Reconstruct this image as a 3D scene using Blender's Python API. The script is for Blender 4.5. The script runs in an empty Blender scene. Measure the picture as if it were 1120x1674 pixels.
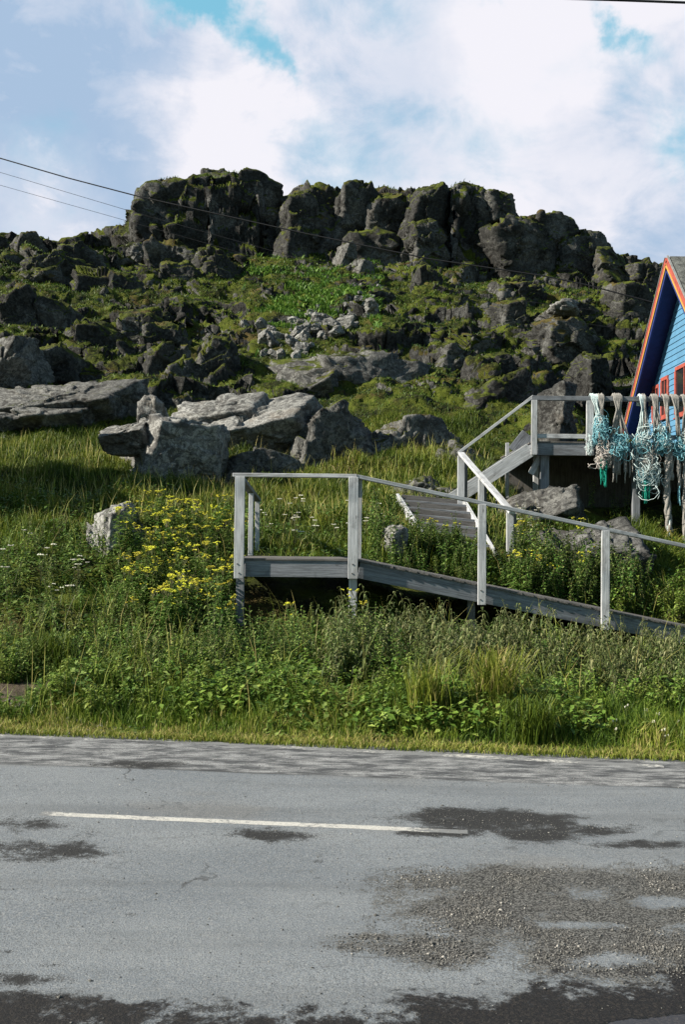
import bpy, bmesh, math, random
import numpy as np
from mathutils import Vector, Matrix

# ------------------------------------------------------------------ camera, world, sun, exposure
SC = bpy.context.scene
COL = SC.collection
F = 1627.0                                   # focal length in photo pixels (35 mm on full frame)
CAM_Z = 1.65
TILT, ROLL = math.radians(1.51), math.radians(0.6)
RM = Matrix.Rotation(math.pi / 2 + TILT, 3, 'X') @ Matrix.Rotation(ROLL, 3, 'Z')
cd = bpy.data.cameras.new('camera'); cam = bpy.data.objects.new('camera', cd); COL.objects.link(cam)
cd.sensor_fit = 'VERTICAL'; cd.sensor_height = 36; cd.sensor_width = 24; cd.lens = 35
cd.clip_end = 2000; cd.clip_start = 0.05
cam.matrix_world = Matrix.Translation((0, 0, CAM_Z)) @ RM.to_4x4()
SC.camera = cam

SUN_AZ, SUN_EL = math.radians(-104), math.radians(34)    # azimuth measured from +Y towards +X
SUN_DIR = Vector((math.sin(SUN_AZ) * math.cos(SUN_EL), math.cos(SUN_AZ) * math.cos(SUN_EL), math.sin(SUN_EL)))
sl = bpy.data.lights.new('sun', 'SUN'); so = bpy.data.objects.new('sun', sl); COL.objects.link(so)
sl.energy = 5.0; sl.angle = math.radians(0.5); sl.color = (1.0, 0.92, 0.78)
so.rotation_euler = SUN_DIR.to_track_quat('Z', 'Y').to_euler()
SC.view_settings.view_transform = 'Standard'; SC.view_settings.look = 'None'
SC.view_settings.gamma = 1; SC.view_settings.exposure = 1.0

class NT:
    """tiny node-tree helper"""
    def __init__(s, tree):
        s.t = tree; s.n = tree.nodes; s.l = tree.links; s.n.clear()
    def set(s, sock, v):
        if isinstance(v, bpy.types.NodeSocket): s.l.new(v, sock)
        elif isinstance(v, (tuple, list)):
            v = tuple(v)
            if len(sock.default_value) == 4 and len(v) == 3: v = v + (1,)
            sock.default_value = v
        else: sock.default_value = v
    def node(s, typ, ins=None, **kw):
        nd = s.n.new(typ)
        for k, v in kw.items(): setattr(nd, k, v)
        for k, v in (ins or {}).items(): s.set(nd.inputs[k], v)
        return nd
    def math(s, op, a, b=0.0, c=0.0, clamp=False):
        nd = s.n.new('ShaderNodeMath'); nd.operation = op; nd.use_clamp = clamp
        s.set(nd.inputs[0], a); s.set(nd.inputs[1], b); s.set(nd.inputs[2], c); return nd.outputs[0]
    def noise(s, vec, scale, detail=6, rough=0.6, dist=0.0):
        return s.node('ShaderNodeTexNoise', {'Vector': vec, 'Scale': scale, 'Detail': detail, 'Roughness': rough, 'Distortion': dist}).outputs['Fac']
    def vor(s, vec, scale, feature='F1'):
        return s.node('ShaderNodeTexVoronoi', {'Vector': vec, 'Scale': scale}, feature=feature)
    def ramp(s, fac, lo, hi, a=0.0, b=1.0):
        nd = s.n.new('ShaderNodeMapRange'); nd.interpolation_type = 'SMOOTHSTEP'
        for i, v in enumerate((fac, lo, hi, a, b)): s.set(nd.inputs[i], v)
        return nd.outputs[0]
    def mix(s, fac, a, b, blend='MIX'):
        nd = s.n.new('ShaderNodeMix'); nd.data_type = 'RGBA'; nd.blend_type = blend
        s.set(nd.inputs[0], fac); s.set(nd.inputs[6], a); s.set(nd.inputs[7], b); return nd.outputs[2]
    def mapping(s, vec, scale=(1, 1, 1), loc=(0, 0, 0)):
        return s.node('ShaderNodeMapping', {'Vector': vec, 'Scale': scale, 'Location': loc}).outputs[0]
    def attr(s, name):
        return s.node('ShaderNodeAttribute', attribute_name=name).outputs['Fac']
    def bump(s, h, strength=0.5, dist=0.02, normal=None):
        ins = {'Height': h, 'Strength': strength, 'Distance': dist}
        if normal is not None: ins['Normal'] = normal
        return s.node('ShaderNodeBump', ins).outputs[0]

W = bpy.data.worlds.new('World'); SC.world = W; W.use_nodes = True
t = NT(W.node_tree)
sky = t.node('ShaderNodeTexSky', sky_type='NISHITA')
sky.sun_disc = False; sky.sun_elevation = SUN_EL; sky.sun_rotation = SUN_AZ
sky.ozone_density = 1.6; sky.dust_density = 0.3
skyc = t.mix(1.0, sky.outputs[0], (0.8, 1.05, 0.95, 1), 'MULTIPLY')
d = t.node('ShaderNodeTexCoord').outputs['Generated']
sx = t.node('ShaderNodeSeparateXYZ', {0: d})
dx, dy, dz = sx.outputs
# project the sky direction on a cloud layer high overhead so that the clouds stretch towards the horizon
zz = t.math('MAXIMUM', dz, 0.02)
zz = t.math('ADD', zz, 0.35)
cv = t.node('ShaderNodeCombineXYZ', {0: t.math('DIVIDE', dx, zz), 1: t.math('DIVIDE', dy, zz), 2: 0.0}).outputs[0]
n1 = t.noise(t.mapping(cv, (1.0, 1.0, 1), (2.3, 0.4, 0)), 2.3, 8, 0.52, 0.25)
n2 = t.noise(t.mapping(cv, (1, 1, 1), (7.7, 3.1, 0)), 1.5, 6, 0.5, 0.2)
wn = t.node('ShaderNodeTexNoise', {'Vector': d, 'Scale': 9.0, 'Detail': 6, 'Roughness': .62}).outputs['Color']
wd = t.node('ShaderNodeVectorMath', {0: wn, 1: (.5, .5, .5)}, operation='SUBTRACT').outputs[0]
wd = t.node('ShaderNodeVectorMath', {0: wd, 'Scale': .17}, operation='SCALE').outputs[0]
dw = t.node('ShaderNodeVectorMath', {0: d, 1: wd}).outputs[0]
def blob(px, py, r):
    v = RM @ Vector(((px - 560) / F, (837 - py) / F, -1)); v.normalize()
    dist = t.node('ShaderNodeVectorMath', {0: dw, 1: tuple(v)}, operation='DISTANCE').outputs['Value']
    return t.ramp(dist, 0.0, r, 1.0, 0.0)
hole = 0.0
for px, py, r, k in ((400, 40, .06, .55), (335, -10, .055, .5), (440, 90, .03, .3), (465, 125, .02, .3), (300, -90, .1, .5), (1024, 36, .03, .30), (1052, 60, .035, .24), (1012, 24, .03, .18), (1140, 250, .07, .5), (770, -5, .03, .3), (70, 240, .07, .22), (560, 265, .10, .22), (40, 330, .05, .1)):
    hole = t.math('ADD', hole, t.math('MULTIPLY', blob(px, py, r), k))
# clouds sit low over the hill ahead; the rest of the sky is mostly clear
ahead = t.ramp(dy, 0.40, 0.80)
low = t.ramp(dz, 0.78, 0.52)
cov = t.math('MULTIPLY', ahead, low)
n3 = t.noise(t.mapping(cv, (1, 1, 1), (1.1, 5.2, 0)), 7.0, 7, 0.6, 0.3)
nn_ = t.math('ADD', n1, t.math('MULTIPLY', t.math('SUBTRACT', n3, .5), .95))
hole = t.math('MULTIPLY', hole, t.math('MULTIPLY_ADD', n3, 1.9, .2))
thr = t.math('SUBTRACT', t.math('ADD', nn_, t.math('MULTIPLY', cov, 0.47)), hole)
cm = t.math('MULTIPLY', t.ramp(thr, 0.22, 0.92), t.math('MULTIPLY_ADD', cov, .75, .25))
shade = t.ramp(t.math('ADD', n2, t.math('MULTIPLY', t.math('SUBTRACT', nn_, 0.5), 0.6)), 0.34, 0.66)
greyb = t.math('ADD', t.math('ADD', blob(150, 130, .17), t.math('MULTIPLY', blob(640, 150, .16), .55)), t.math('MULTIPLY', blob(960, 240, .10), .3))
shade = t.math('SUBTRACT', shade, t.math('MULTIPLY', greyb, 0.75), clamp=True)
shade = t.math('ADD', shade, t.math('MULTIPLY', t.math('ADD', t.math('ADD', blob(390, 240, .13), blob(60, 370, .1)), blob(850, 60, .12)), .6), clamp=True)
cc = t.mix(shade, (0.37, 0.50, 0.68, 1), (0.84, 0.83, 0.89, 1))
# thin bright cyan haze of the gaps between the clouds, low in the sky ahead
skyc = t.mix(t.math('MULTIPLY', cov, .85), skyc, (2.5, 6.2, 8.2, 1))
bg1 = t.node('ShaderNodeBackground', {'Color': skyc, 'Strength': 0.05})
bg2 = t.node('ShaderNodeBackground', {'Color': cc, 'Strength': 0.54})
ms = t.node('ShaderNodeMixShader', {0: cm, 1: bg1.outputs[0], 2: bg2.outputs[0]})
out = t.node('ShaderNodeOutputWorld', {0: ms.outputs[0]})

# ------------------------------------------------------------------ geometry helpers
rnd = random.Random(7)
rng = np.random.default_rng(11)
CAMV = Vector((0, 0, CAM_Z))
def ray(px, py): return RM @ Vector(((px - 560) / F, (837 - py) / F, -1))
def P(px, py, Y):
    v = ray(px, py); return CAMV + v * (Y / v.y)
def G(px, py, z=0.0):
    v = ray(px, py); return CAMV + v * ((z - CAM_Z) / v.z)
RMn = np.array([list(r) for r in RM])
def proj(V):
    c = (V - np.array([0, 0, CAM_Z])) @ RMn
    dpt = np.maximum(-c[:, 2], 1e-3)
    return 560 + F * c[:, 0] / dpt, 837 - F * c[:, 1] / dpt

def sst(x, a, b):
    k = np.clip((x - a) / (b - a), 0, 1); return k * k * (3 - 2 * k)
def _h(i, j, k, s):
    n = (i * 374761393 + j * 668265263 + k * 1274126177 + s * 974634777) & 0xFFFFFFFF
    n = ((n ^ (n >> 13)) * 1274126177) & 0xFFFFFFFF
    n = ((n ^ (n >> 16)) * 2246822519) & 0xFFFFFFFF
    return ((n ^ (n >> 15)) & 0xFFFFFF) / float(0xFFFFFF)
def vnoise(p, s=0):
    f = np.floor(p); i = f.astype(np.int64); w = p - f; w = w * w * w * (w * (w * 6 - 15) + 10)
    r = 0
    for a in (0, 1):
        wa = w[:, 0] if a else 1 - w[:, 0]
        for b in (0, 1):
            wb = w[:, 1] if b else 1 - w[:, 1]
            for c in (0, 1):
                wc = w[:, 2] if c else 1 - w[:, 2]
                r = r + wa * wb * wc * _h(i[:, 0] + a, i[:, 1] + b, i[:, 2] + c, s)
    return r * 2 - 1
def fbm(p, oct=4, s=0, gain=0.5, lac=2.03):
    r = 0; a = 1.0
    for o in range(oct):
        r = r + a * vnoise(p, s + o * 17); p = p * lac + 3.7; a *= gain
    return r
def ridged(p, oct=4, s=0, gain=0.55):
    r = 0; a = 1.0
    for o in range(oct):
        r = r + a * (1 - 2 * np.abs(vnoise(p, s + o * 13))); p = p * 2.1 + 1.3; a *= gain
    return r
def voronoi(p, s=0):
    i = np.floor(p).astype(np.int64); f1 = np.full(len(p), 9.0); f2 = np.full(len(p), 9.0); idv = np.zeros(len(p))
    for a in (-1, 0, 1):
        for b in (-1, 0, 1):
            for c in (-1, 0, 1):
                ci = i[:, 0] + a; cj = i[:, 1] + b; ck = i[:, 2] + c
                q = np.stack([ci + _h(ci, cj, ck, s), cj + _h(ci, cj, ck, s + 1), ck + _h(ci, cj, ck, s + 2)], 1)
                dd = np.sqrt(((p - q) ** 2).sum(1)); cl = dd < f1
                f2 = np.where(cl, f1, np.minimum(f2, dd)); idv = np.where(cl, _h(ci, cj, ck, s + 3), idv); f1 = np.where(cl, dd, f1)
    return f1, f2, idv
def facets(p, s=0):
    """piecewise-planar noise: every voronoi cell is a randomly tilted plane (broken rock faces)"""
    i = np.floor(p).astype(np.int64); f1 = np.full(len(p), 9.0); best = np.zeros((len(p), 3)); bi = i.copy()
    for a in (-1, 0, 1):
        for b in (-1, 0, 1):
            for c in (-1, 0, 1):
                ci = i[:, 0] + a; cj = i[:, 1] + b; ck = i[:, 2] + c
                q = np.stack([ci + _h(ci, cj, ck, s), cj + _h(ci, cj, ck, s + 1), ck + _h(ci, cj, ck, s + 2)], 1)
                dd = ((p - q) ** 2).sum(1); cl = dd < f1
                best[cl] = (p - q)[cl]; f1 = np.where(cl, dd, f1); bi[cl] = np.stack([ci, cj, ck], 1)[cl]
    a, b, c = bi.T
    tl = np.stack([_h(a, b, c, s + 5), _h(a, b, c, s + 6), _h(a, b, c, s + 7)], 1) * 2 - 1
    return (best * tl).sum(1) * 1.3 + .5 * (_h(a, b, c, s + 8) - .5)
def p3(x, y, z=0.0):
    return np.stack([x, y, np.broadcast_to(z, np.shape(x))], 1).astype(float)

def tag(o, label=None, cat=None, group=None, kind=None):
    if label: o['label'] = label
    if cat: o['category'] = cat
    if group: o['group'] = group
    if kind: o['kind'] = kind
    return o
def empty(name, loc, rz=0.0):
    o = bpy.data.objects.new(name, None); COL.objects.link(o); o.location = loc; o.rotation_euler = (0, 0, rz)
    o.empty_display_size = 0.2; return o
def link(name, me, m=None, parent=None, smooth=False):
    o = bpy.data.objects.new(name, me); COL.objects.link(o)
    if m: me.materials.append(m)
    if smooth: me.polygons.foreach_set('use_smooth', np.ones(len(me.polygons), bool))
    if parent is not None:
        o.parent = parent
        if parent.type == 'EMPTY' and 'rel' not in parent: o.matrix_parent_inverse = Matrix.Identity(4)
    return o
def np_mesh(name, V, faces, m=None, parent=None, smooth=False, attrs=None):
    """V (n,3), faces: list of int arrays (k,3) or (k,4)"""
    me = bpy.data.meshes.new(name)
    me.vertices.add(len(V)); me.vertices.foreach_set('co', np.ascontiguousarray(V, dtype=np.float32).ravel())
    li = np.concatenate([f.ravel() for f in faces]).astype(np.int32)
    tot = np.concatenate([np.full(len(f), f.shape[1], np.int32) for f in faces])
    st = np.concatenate([[0], np.cumsum(tot)[:-1]]).astype(np.int32)
    me.loops.add(len(li)); me.loops.foreach_set('vertex_index', li)
    me.polygons.add(len(tot)); me.polygons.foreach_set('loop_start', st)
    for k, v in (attrs or {}).items():
        a = me.attributes.new(k, 'FLOAT', 'POINT'); a.data.foreach_set('value', np.asarray(v, dtype=np.float32))
    me.update(calc_edges=True)
    return link(name, me, m, parent, smooth)

class MB:
    """collects boxes, tubes and leaves into one mesh (with UVs: u along the length, in metres)"""
    def __init__(s): s.v = []; s.f = []; s.uv = []; s.tint = []; s.off = Vector((0, 0, 0))
    def add(s, vs, fs, uvs=None, tint=0.5):
        b = len(s.v); s.v += [tuple(v) for v in vs]; s.tint += [tint] * len(vs)
        for i, f in enumerate(fs):
            s.f.append(tuple(b + k for k in f)); s.uv.append(uvs[i] if uvs else [(0, 0)] * len(f))
    def beam(s, a, b, w, h, up=(0, 0, 1), tint=0.5):
        """rectangular beam from a to b; h measured along up, w across"""
        a = Vector(a); b = Vector(b); ax = (b - a); L = ax.length; ax.normalize()
        up = Vector(up); sd = ax.cross(up)
        if sd.length < 1e-4: sd = ax.cross(Vector((1, 0, 0)))
        sd.normalize(); u2 = sd.cross(ax).normalized()
        vs = []
        for e in (a, b):
            for (i, j) in ((-1, -1), (1, -1), (1, 1), (-1, 1)): vs.append(e + sd * (i * w / 2) + u2 * (j * h / 2))
        o = rnd.random() * 7; o2 = rnd.random() * 7
        fs = [(0, 1, 2, 3), (7, 6, 5, 4)]; uvs = [[(o, o2), (o, o2 + w), (o + h, o2 + w), (o + h, o2)]] * 2
        acc = 0
        for k in range(4):
            n = (k + 1) % 4; wd = w if k % 2 == 0 else h
            fs.append((k, k + 4, n + 4, n)); uvs.append([(o, o2 + acc), (o + L, o2 + acc), (o + L, o2 + acc + wd), (o, o2 + acc + wd)]); acc += wd
        s.add(vs, [tuple(reversed(f)) for f in fs], [list(reversed(u)) for u in uvs], tint)
    def tube(s, pts, r, n=6, tint=0.5, taper=None, cap=True):
        pts = [Vector(p) for p in pts]; ring = []
        prev = None
        for i, p in enumerate(pts):
            tg = (pts[min(i + 1, len(pts) - 1)] - pts[max(i - 1, 0)]).normalized()
            if prev is None:
                ref = Vector((0, 0, 1)) if abs(tg.z) < .9 else Vector((1, 0, 0)); sd = tg.cross(ref).normalized()
            else:
                sd = (prev - tg * prev.dot(tg))
                sd = sd.normalized() if sd.length > 1e-5 else tg.orthogonal().normalized()
            prev = sd; u2 = tg.cross(sd)
            rr = r if taper is None else r * (1 + (taper - 1) * i / max(1, len(pts) - 1))
            ring += [p + (sd * math.cos(k * 2 * math.pi / n) + u2 * math.sin(k * 2 * math.pi / n)) * rr for k in range(n)]
        fs = []
        for i in range(len(pts) - 1):
            for k in range(n):
                q = (k + 1) % n; fs.append((i * n + k, i * n + q, (i + 1) * n + q, (i + 1) * n + k))
        if cap: fs += [tuple(range(n - 1, -1, -1)), tuple((len(pts) - 1) * n + k for k in range(n))]
        s.add(ring, fs, None, tint)
    def leaf(s, p, dirv, L, w, droop=0.3, tint=0.5, fold=0.25):
        p = Vector(p); dv = Vector(dirv).normalized(); up = Vector((0, 0, 1))
        sd = dv.cross(up)
        if sd.length < .05: sd = Vector((1, 0, 0))
        sd.normalize(); nn = sd.cross(dv).normalized()
        m1 = p + dv * L * .33 + nn * L * .02; m2 = p + dv * L * .68 - up * L * droop * .3; tip = p + dv * L * .95 - up * L * droop
        vs = [p, m1 + sd * w * .5 + nn * w * fold, m1, m1 - sd * w * .5 + nn * w * fold, m2 + sd * w * .36 + nn * w * fold * .7, m2, m2 - sd * w * .36 + nn * w * fold * .7, tip]
        s.add(vs, [(0, 2, 1), (0, 3, 2), (1, 2, 5, 4), (2, 3, 6, 5), (4, 5, 7), (5, 6, 7)], None, tint)
    def build(s, name, m, parent=None, smooth=False, bevel=0.0, uv=True):
        me = bpy.data.meshes.new(name)
        off = parent.location if (parent is not None and parent.type == 'EMPTY') else Vector((0, 0, 0))
        off = s.off if s.off.length else off
        me.from_pydata([(v[0] - off.x, v[1] - off.y, v[2] - off.z) for v in s.v], [], s.f)
        a = me.attributes.new('tint', 'FLOAT', 'POINT'); a.data.foreach_set('value', np.array(s.tint, np.float32))
        if uv:
            l = me.uv_layers.new(name='UVMap')
            l.data.foreach_set('uv', np.array([c for f in s.uv for q in f for c in q], np.float32))
        me.update(); o = link(name, me, m, parent, smooth)
        if bevel:
            b = o.modifiers.new('bevel', 'BEVEL'); b.width = bevel; b.segments = 1; b.limit_method = 'ANGLE'
        return o
def sub(o, parent):
    """make o (built in its thing's space) a child of another part of the same thing"""
    o.parent = parent; o.matrix_parent_inverse = Matrix.Identity(4); return o
def dup(root, loc, rz, sc=1.0, label=None, group=None):
    r = root.copy(); COL.objects.link(r); r.location = loc; r.rotation_euler = (0, 0, rz); r.scale = (sc, sc, sc)
    if label: r['label'] = label
    if group: r['group'] = group
    for ch in list(root.children):
        c = ch.copy(); COL.objects.link(c); c.parent = r
    return r

# ------------------------------------------------------------------ materials
def mat(name):
    m = bpy.data.materials.new(name); m.use_nodes = True; return m, NT(m.node_tree)
AL = 0.80
def finish(t, color, rough=0.8, normal=None, spec=0.3, **kw):
    color = t.mix(1.0, color if isinstance(color, bpy.types.NodeSocket) else tuple(color)[:3] + (1,), (AL, AL, AL, 1), 'MULTIPLY')
    ins = {'Base Color': color, 'Roughness': rough, 'Specular IOR Level': spec}
    if normal is not None: ins['Normal'] = normal
    ins.update(kw)
    b = t.node('ShaderNodeBsdfPrincipled', ins)
    t.node('ShaderNodeOutputMaterial', {0: b.outputs[0]})
def rock_color(t, pos, k=1.0):
    a = t.noise(pos, 1.1, 8, 0.65, 0.4)
    b = t.noise(pos, 6.0, 8, 0.7, 0.6)
    c = t.noise(pos, 24.0, 5, 0.7)
    col = t.mix(t.ramp(a, .35, .65), (0.15, 0.145, 0.14, 1), (0.36, 0.36, 0.35, 1))
    b2 = t.noise(pos, 13.0, 7, 0.75, 0.8)
    col = t.mix(t.ramp(b, .46, .56), col, (0.52, 0.52, 0.50, 1))                     # pale lichen
    col = t.mix(t.math('MULTIPLY', t.ramp(b2, .52, .60), .85), col, (0.11, 0.11, 0.11, 1))
    col = t.mix(t.math('MULTIPLY', t.ramp(c, .52, .66), 0.7), col, (0.10, 0.10, 0.095, 1))  # dark lichen specks
    str_ = t.noise(t.mapping(pos, (1.2, 1.2, 2.6)), 1.5, 7, 0.7, 1.2)
    col = t.mix(t.math('MULTIPLY', t.ramp(str_, .54, .62), .6), col, (0.075, 0.07, 0.065, 1))
    rust = t.noise(pos, .9, 5, .6)
    col = t.mix(t.math('MULTIPLY', t.ramp(rust, .56, .7), .35), col, (0.27, 0.21, 0.15, 1))
    wv_ = t.ramp(t.noise(pos, .42, 5, .6, .3), .46, .60, k * .72, min(1.15, k * (1.0 + .9 * (k < .4))))
    col = t.mix(1.0, col, t.node('ShaderNodeCombineColor', {0: wv_, 1: wv_, 2: wv_}).outputs[0], 'MULTIPLY')
    h = t.math('ADD', t.math('MULTIPLY', b, .6), t.math('ADD', t.math('MULTIPLY', c, .35), t.math('MULTIPLY', str_, .5)))
    return col, h
def moss_color(t, pos):
    a = t.noise(pos, 1.3, 6, .6); b = t.noise(pos, 9.0, 6, .7)
    col = t.mix(t.ramp(a, .38, .62), (0.015, 0.019, 0.006, 1), (0.088, 0.110, 0.014, 1))
    col = t.mix(t.ramp(b, .5, .68), col, (0.12, 0.135, 0.024, 1))
    col = t.mix(t.math('MULTIPLY', t.ramp(t.noise(pos, .55, 4, .6), .54, .68), .75), col, (0.105, 0.072, 0.028, 1))
    return col, b
def rock_mat(name, moss_lo, moss_hi, k=1.0):
    m, t = mat(name)
    g = t.node('ShaderNodeNewGeometry'); pos = g.outputs['Position']
    col, h = rock_color(t, pos, k)
    nz = t.node('ShaderNodeSeparateXYZ', {0: g.outputs['Normal']}).outputs[2]
    k = t.math('ADD', nz, t.math('MULTIPLY', t.math('SUBTRACT', t.noise(pos, 1.2, 6, .65), .5), 1.1))
    mk = t.ramp(k, moss_lo, moss_hi)
    mc, mh = moss_color(t, pos)
    finish(t, t.mix(mk, col, mc), 0.9, t.bump(t.math('ADD', h, t.math('MULTIPLY', mh, mk)), .9, .06), .15)
    return m
M = {}
M['rock'] = rock_mat('lichen_rock', .98, 1.14, .80)
M['mossrock'] = rock_mat('mossy_rock', .70, .90, .46)
M['greyrock'] = rock_mat('grey_rock', .94, 1.10, .46)
M['crag'] = rock_mat('crag_rock', .36, .60, .17)
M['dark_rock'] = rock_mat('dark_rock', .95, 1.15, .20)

m, t = mat('hill_ground'); M['hill'] = m
pos = t.node('ShaderNodeNewGeometry').outputs['Position']
col, h = rock_color(t, pos, .18); mc, mh = moss_color(t, pos)
rk = t.ramp(t.math('ADD', t.attr('rock'), t.math('MULTIPLY', t.math('SUBTRACT', t.noise(pos, 3.0, 7, .7), .5), .9)), .42, .58)
dirt = t.mix(t.noise(pos, 14, 5, .7), (0.06, 0.045, 0.03, 1), (0.17, 0.14, 0.11, 1))
c2 = t.mix(t.attr('soil'), mc, dirt)
finish(t, t.mix(rk, c2, col), .92, t.bump(t.math('ADD', h, mh), .9, .08), .12)

def leaf_mat(name, stops, trans=.26, rough=.55):
    m, t = mat(name)
    r = t.node('ShaderNodeValToRGB', {0: t.attr('tint')})
    el = r.color_ramp.elements
    while len(el) < len(stops): el.new(.5)
    for e, (p_, c) in zip(el, stops): e.position = p_; e.color = (*c, 1)
    oi = t.node('ShaderNodeObjectInfo').outputs['Random']
    c = t.node('ShaderNodeHueSaturation', {'Hue': t.math('ADD', .485, t.math('MULTIPLY', oi, .03)), 'Saturation': 1.0, 'Value': t.math('ADD', .85, t.math('MULTIPLY', oi, .55)), 'Color': r.outputs[0]}).outputs[0]
    a = t.node('ShaderNodeBsdfPrincipled', {'Base Color': c, 'Roughness': rough, 'Specular IOR Level': .25})
    b = t.node('ShaderNodeBsdfTranslucent', {'Color': c})
    mx = t.node('ShaderNodeMixShader', {0: trans, 1: a.outputs[0], 2: b.outputs[0]})
    t.node('ShaderNodeOutputMaterial', {0: mx.outputs[0]}); M[name] = m
leaf_mat('grass_blade', [(0, (.020, .045, .006)), (.45, (.082, .135, .013)), (.8, (.19, .215, .03)), (1, (.36, .29, .12))])
leaf_mat('green_leaf', [(0, (.014, .036, .007)), (.5, (.058, .120, .017)), (1, (.22, .29, .08))])
leaf_mat('olive_leaf', [(0, (.030, .050, .014)), (.5, (.090, .120, .034)), (1, (.24, .24, .11))])
leaf_mat('bright_leaf', [(0, (.04, .085, .015)), (.5, (.11, .175, .025)), (1, (.26, .31, .07))])
leaf_mat('stem_green', [(0, (.05, .07, .02)), (1, (.14, .13, .06))], .05)
leaf_mat('yellow_flower', [(0, (.50, .48, .03)), (1, (.70, .66, .09))], .2)
leaf_mat('white_flower', [(0, (.50, .48, .38)), (1, (.75, .74, .66))], .2)
leaf_mat('seed_head', [(0, (.16, .10, .06)), (1, (.36, .27, .15))], .2)

def wood_mat(name, lo, hi, streak):
    m, t = mat(name)
    uv = t.node('ShaderNodeUVMap', uv_map='UVMap').outputs[0]
    g1 = t.noise(t.mapping(uv, (1.6, 34, 1)), 1.6, 8, .7, .5)
    g2 = t.noise(t.mapping(uv, (.9, 7, 1)), 1.2, 5, .6, .8)
    pos = t.node('ShaderNodeNewGeometry').outputs['Position']
    g3 = t.noise(pos, 5, 6, .65)
    col = t.mix(t.ramp(g1, .35, .65), lo, hi)
    col = t.mix(t.math('MULTIPLY', t.ramp(g2, .5, .68), .6), col, streak)
    col = t.mix(t.math('MULTIPLY', t.ramp(g3, .50, .70), .6), col, (lo[0] * .55, lo[1] * .55, lo[2] * .55))
    kn = t.vor(t.mapping(uv, (2.2, 9, 1)), 1.3).outputs['Distance']
    col = t.mix(t.ramp(kn, .10, .04, 0, .7), col, (.05, .045, .04))
    crack = t.noise(t.mapping(uv, (.8, 60, 1)), 1.5, 3, .5, .3)
    col = t.mix(t.ramp(crack, .66, .72, 0, .8), col, (.06, .055, .05))
    finish(t, col, .8, t.bump(t.math('SUBTRACT', g1, t.math('MULTIPLY', t.ramp(crack, .64, .72), .8)), .5, .006), .25)
    M[name] = m
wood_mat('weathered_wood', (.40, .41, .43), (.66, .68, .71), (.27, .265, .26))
wood_mat('grey_wood', (.15, .16, .18), (.30, .32, .355), (.10, .10, .105))  # darker, bluer grey; on the walkway's front beams it stands in for shade
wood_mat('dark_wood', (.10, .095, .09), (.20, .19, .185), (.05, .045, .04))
def plain(name, c, rough=.6, var=.25, scale=9, spec=.3, metal=0.0, bump=.15):
    m, t = mat(name); pos = t.node('ShaderNodeNewGeometry').outputs['Position']
    a = t.noise(pos, scale, 7, .65)
    col = t.mix(t.ramp(a, .3, .7), tuple(x * (1 - var) for x in c), tuple(min(1, x * (1 + var)) for x in c))
    finish(t, col, rough, t.bump(a, bump, .01), spec, Metallic=metal); M[name] = m
plain('red_paint', (.38, .085, .062)); plain('yellow_paint', (.55, .33, .075), var=.12); plain('navy_paint', (.026, .042, .18), var=.15)
plain('blue_paint', (.10, .255, .42), var=.10, scale=4); plain('pale_trim', (.26, .27, .27)); plain('wire', (.015, .015, .017), .5)
plain('grey_rope', (.30, .287, .27), .95, .35, 60, .1, bump=.6); plain('teal_rope', (.24, .53, .62), .9, .4, 50, .15, bump=.5)
plain('pale_teal_rope', (.60, .72, .73), .9, .35, 50, .15, bump=.5); plain('green_rope', (.02, .32, .24), .9, .35, 50, .15, bump=.5)
plain('white_rope', (.58, .53, .50), .95, .25, 60, .1, bump=.6); plain('steel', (.3, .3, .3), .5, .2, 30, .4, .8)
plain('foundation', (.07, .065, .06), .95, .4, 6, .1, bump=.8); plain('dark_room', (.03, .03, .035), .9)
m, t = mat('window_glass'); finish(t, (.02, .022, .025), .04, None, .6); M['glass'] = m
m, t = mat('slate_roof'); M['roof'] = m
pos = t.node('ShaderNodeNewGeometry').outputs['Position']
finish(t, t.mix(t.ramp(t.noise(pos, 5, 7, .7), .35, .65), (.07, .075, .075), (.2, .21, .20)), .9, t.bump(t.noise(pos, 22, 5, .7), .8, .03), .15)

m, t = mat('asphalt'); M['asphalt'] = m
pos = t.node('ShaderNodeNewGeometry').outputs['Position']
fine = t.noise(pos, 150, 3, .75); med = t.noise(pos, 42, 4, .7); big = t.noise(t.mapping(pos, (.55, 1.3, 1)), 1.3, 6, .6)
vo = t.vor(pos, 150).outputs['Color']
vg = t.node('ShaderNodeSeparateColor', {0: vo}).outputs[0]
col = t.mix(t.ramp(big, .3, .7), (.190, .216, .248), (.266, .292, .320))
col = t.mix(t.ramp(t.noise(t.mapping(pos, (.8, 1.4, 1)), .8, 4, .5), .56, .72, 0, .5), col, (.25, .235, .215))
agg = t.noise(pos, 70, 4, .8)
col = t.mix(t.math('MULTIPLY', t.ramp(fine, .44, .62), .8), col, (.085, .092, .10))
col = t.mix(t.math('MULTIPLY', t.ramp(agg, .5, .66), .6), col, (.34, .35, .35))
col = t.mix(t.math('MULTIPLY', t.ramp(t.noise(pos, 14, 8, .8), .5, .66), .35), col, (.11, .115, .12))
col = t.mix(t.ramp(vg, .80, .99, 0, .5), col, (.36, .36, .355))
ch = t.noise(t.mapping(pos, (2.2, 5.5, 1)), 1.7, 8, .72, .3)
col = t.mix(t.ramp(ch, .60, .68, 0, .5), col, (.10, .105, .11))
wc = t.node('ShaderNodeVectorMath', {0: pos, 1: t.node('ShaderNodeVectorMath', {0: t.node('ShaderNodeTexNoise', {'Vector': pos, 'Scale': 3.0, 'Detail': 6}).outputs['Color'], 'Scale': .5}, operation='SCALE').outputs[0]}).outputs[0]
ce = t.vor(wc, .75, 'DISTANCE_TO_EDGE').outputs['Distance']
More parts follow.
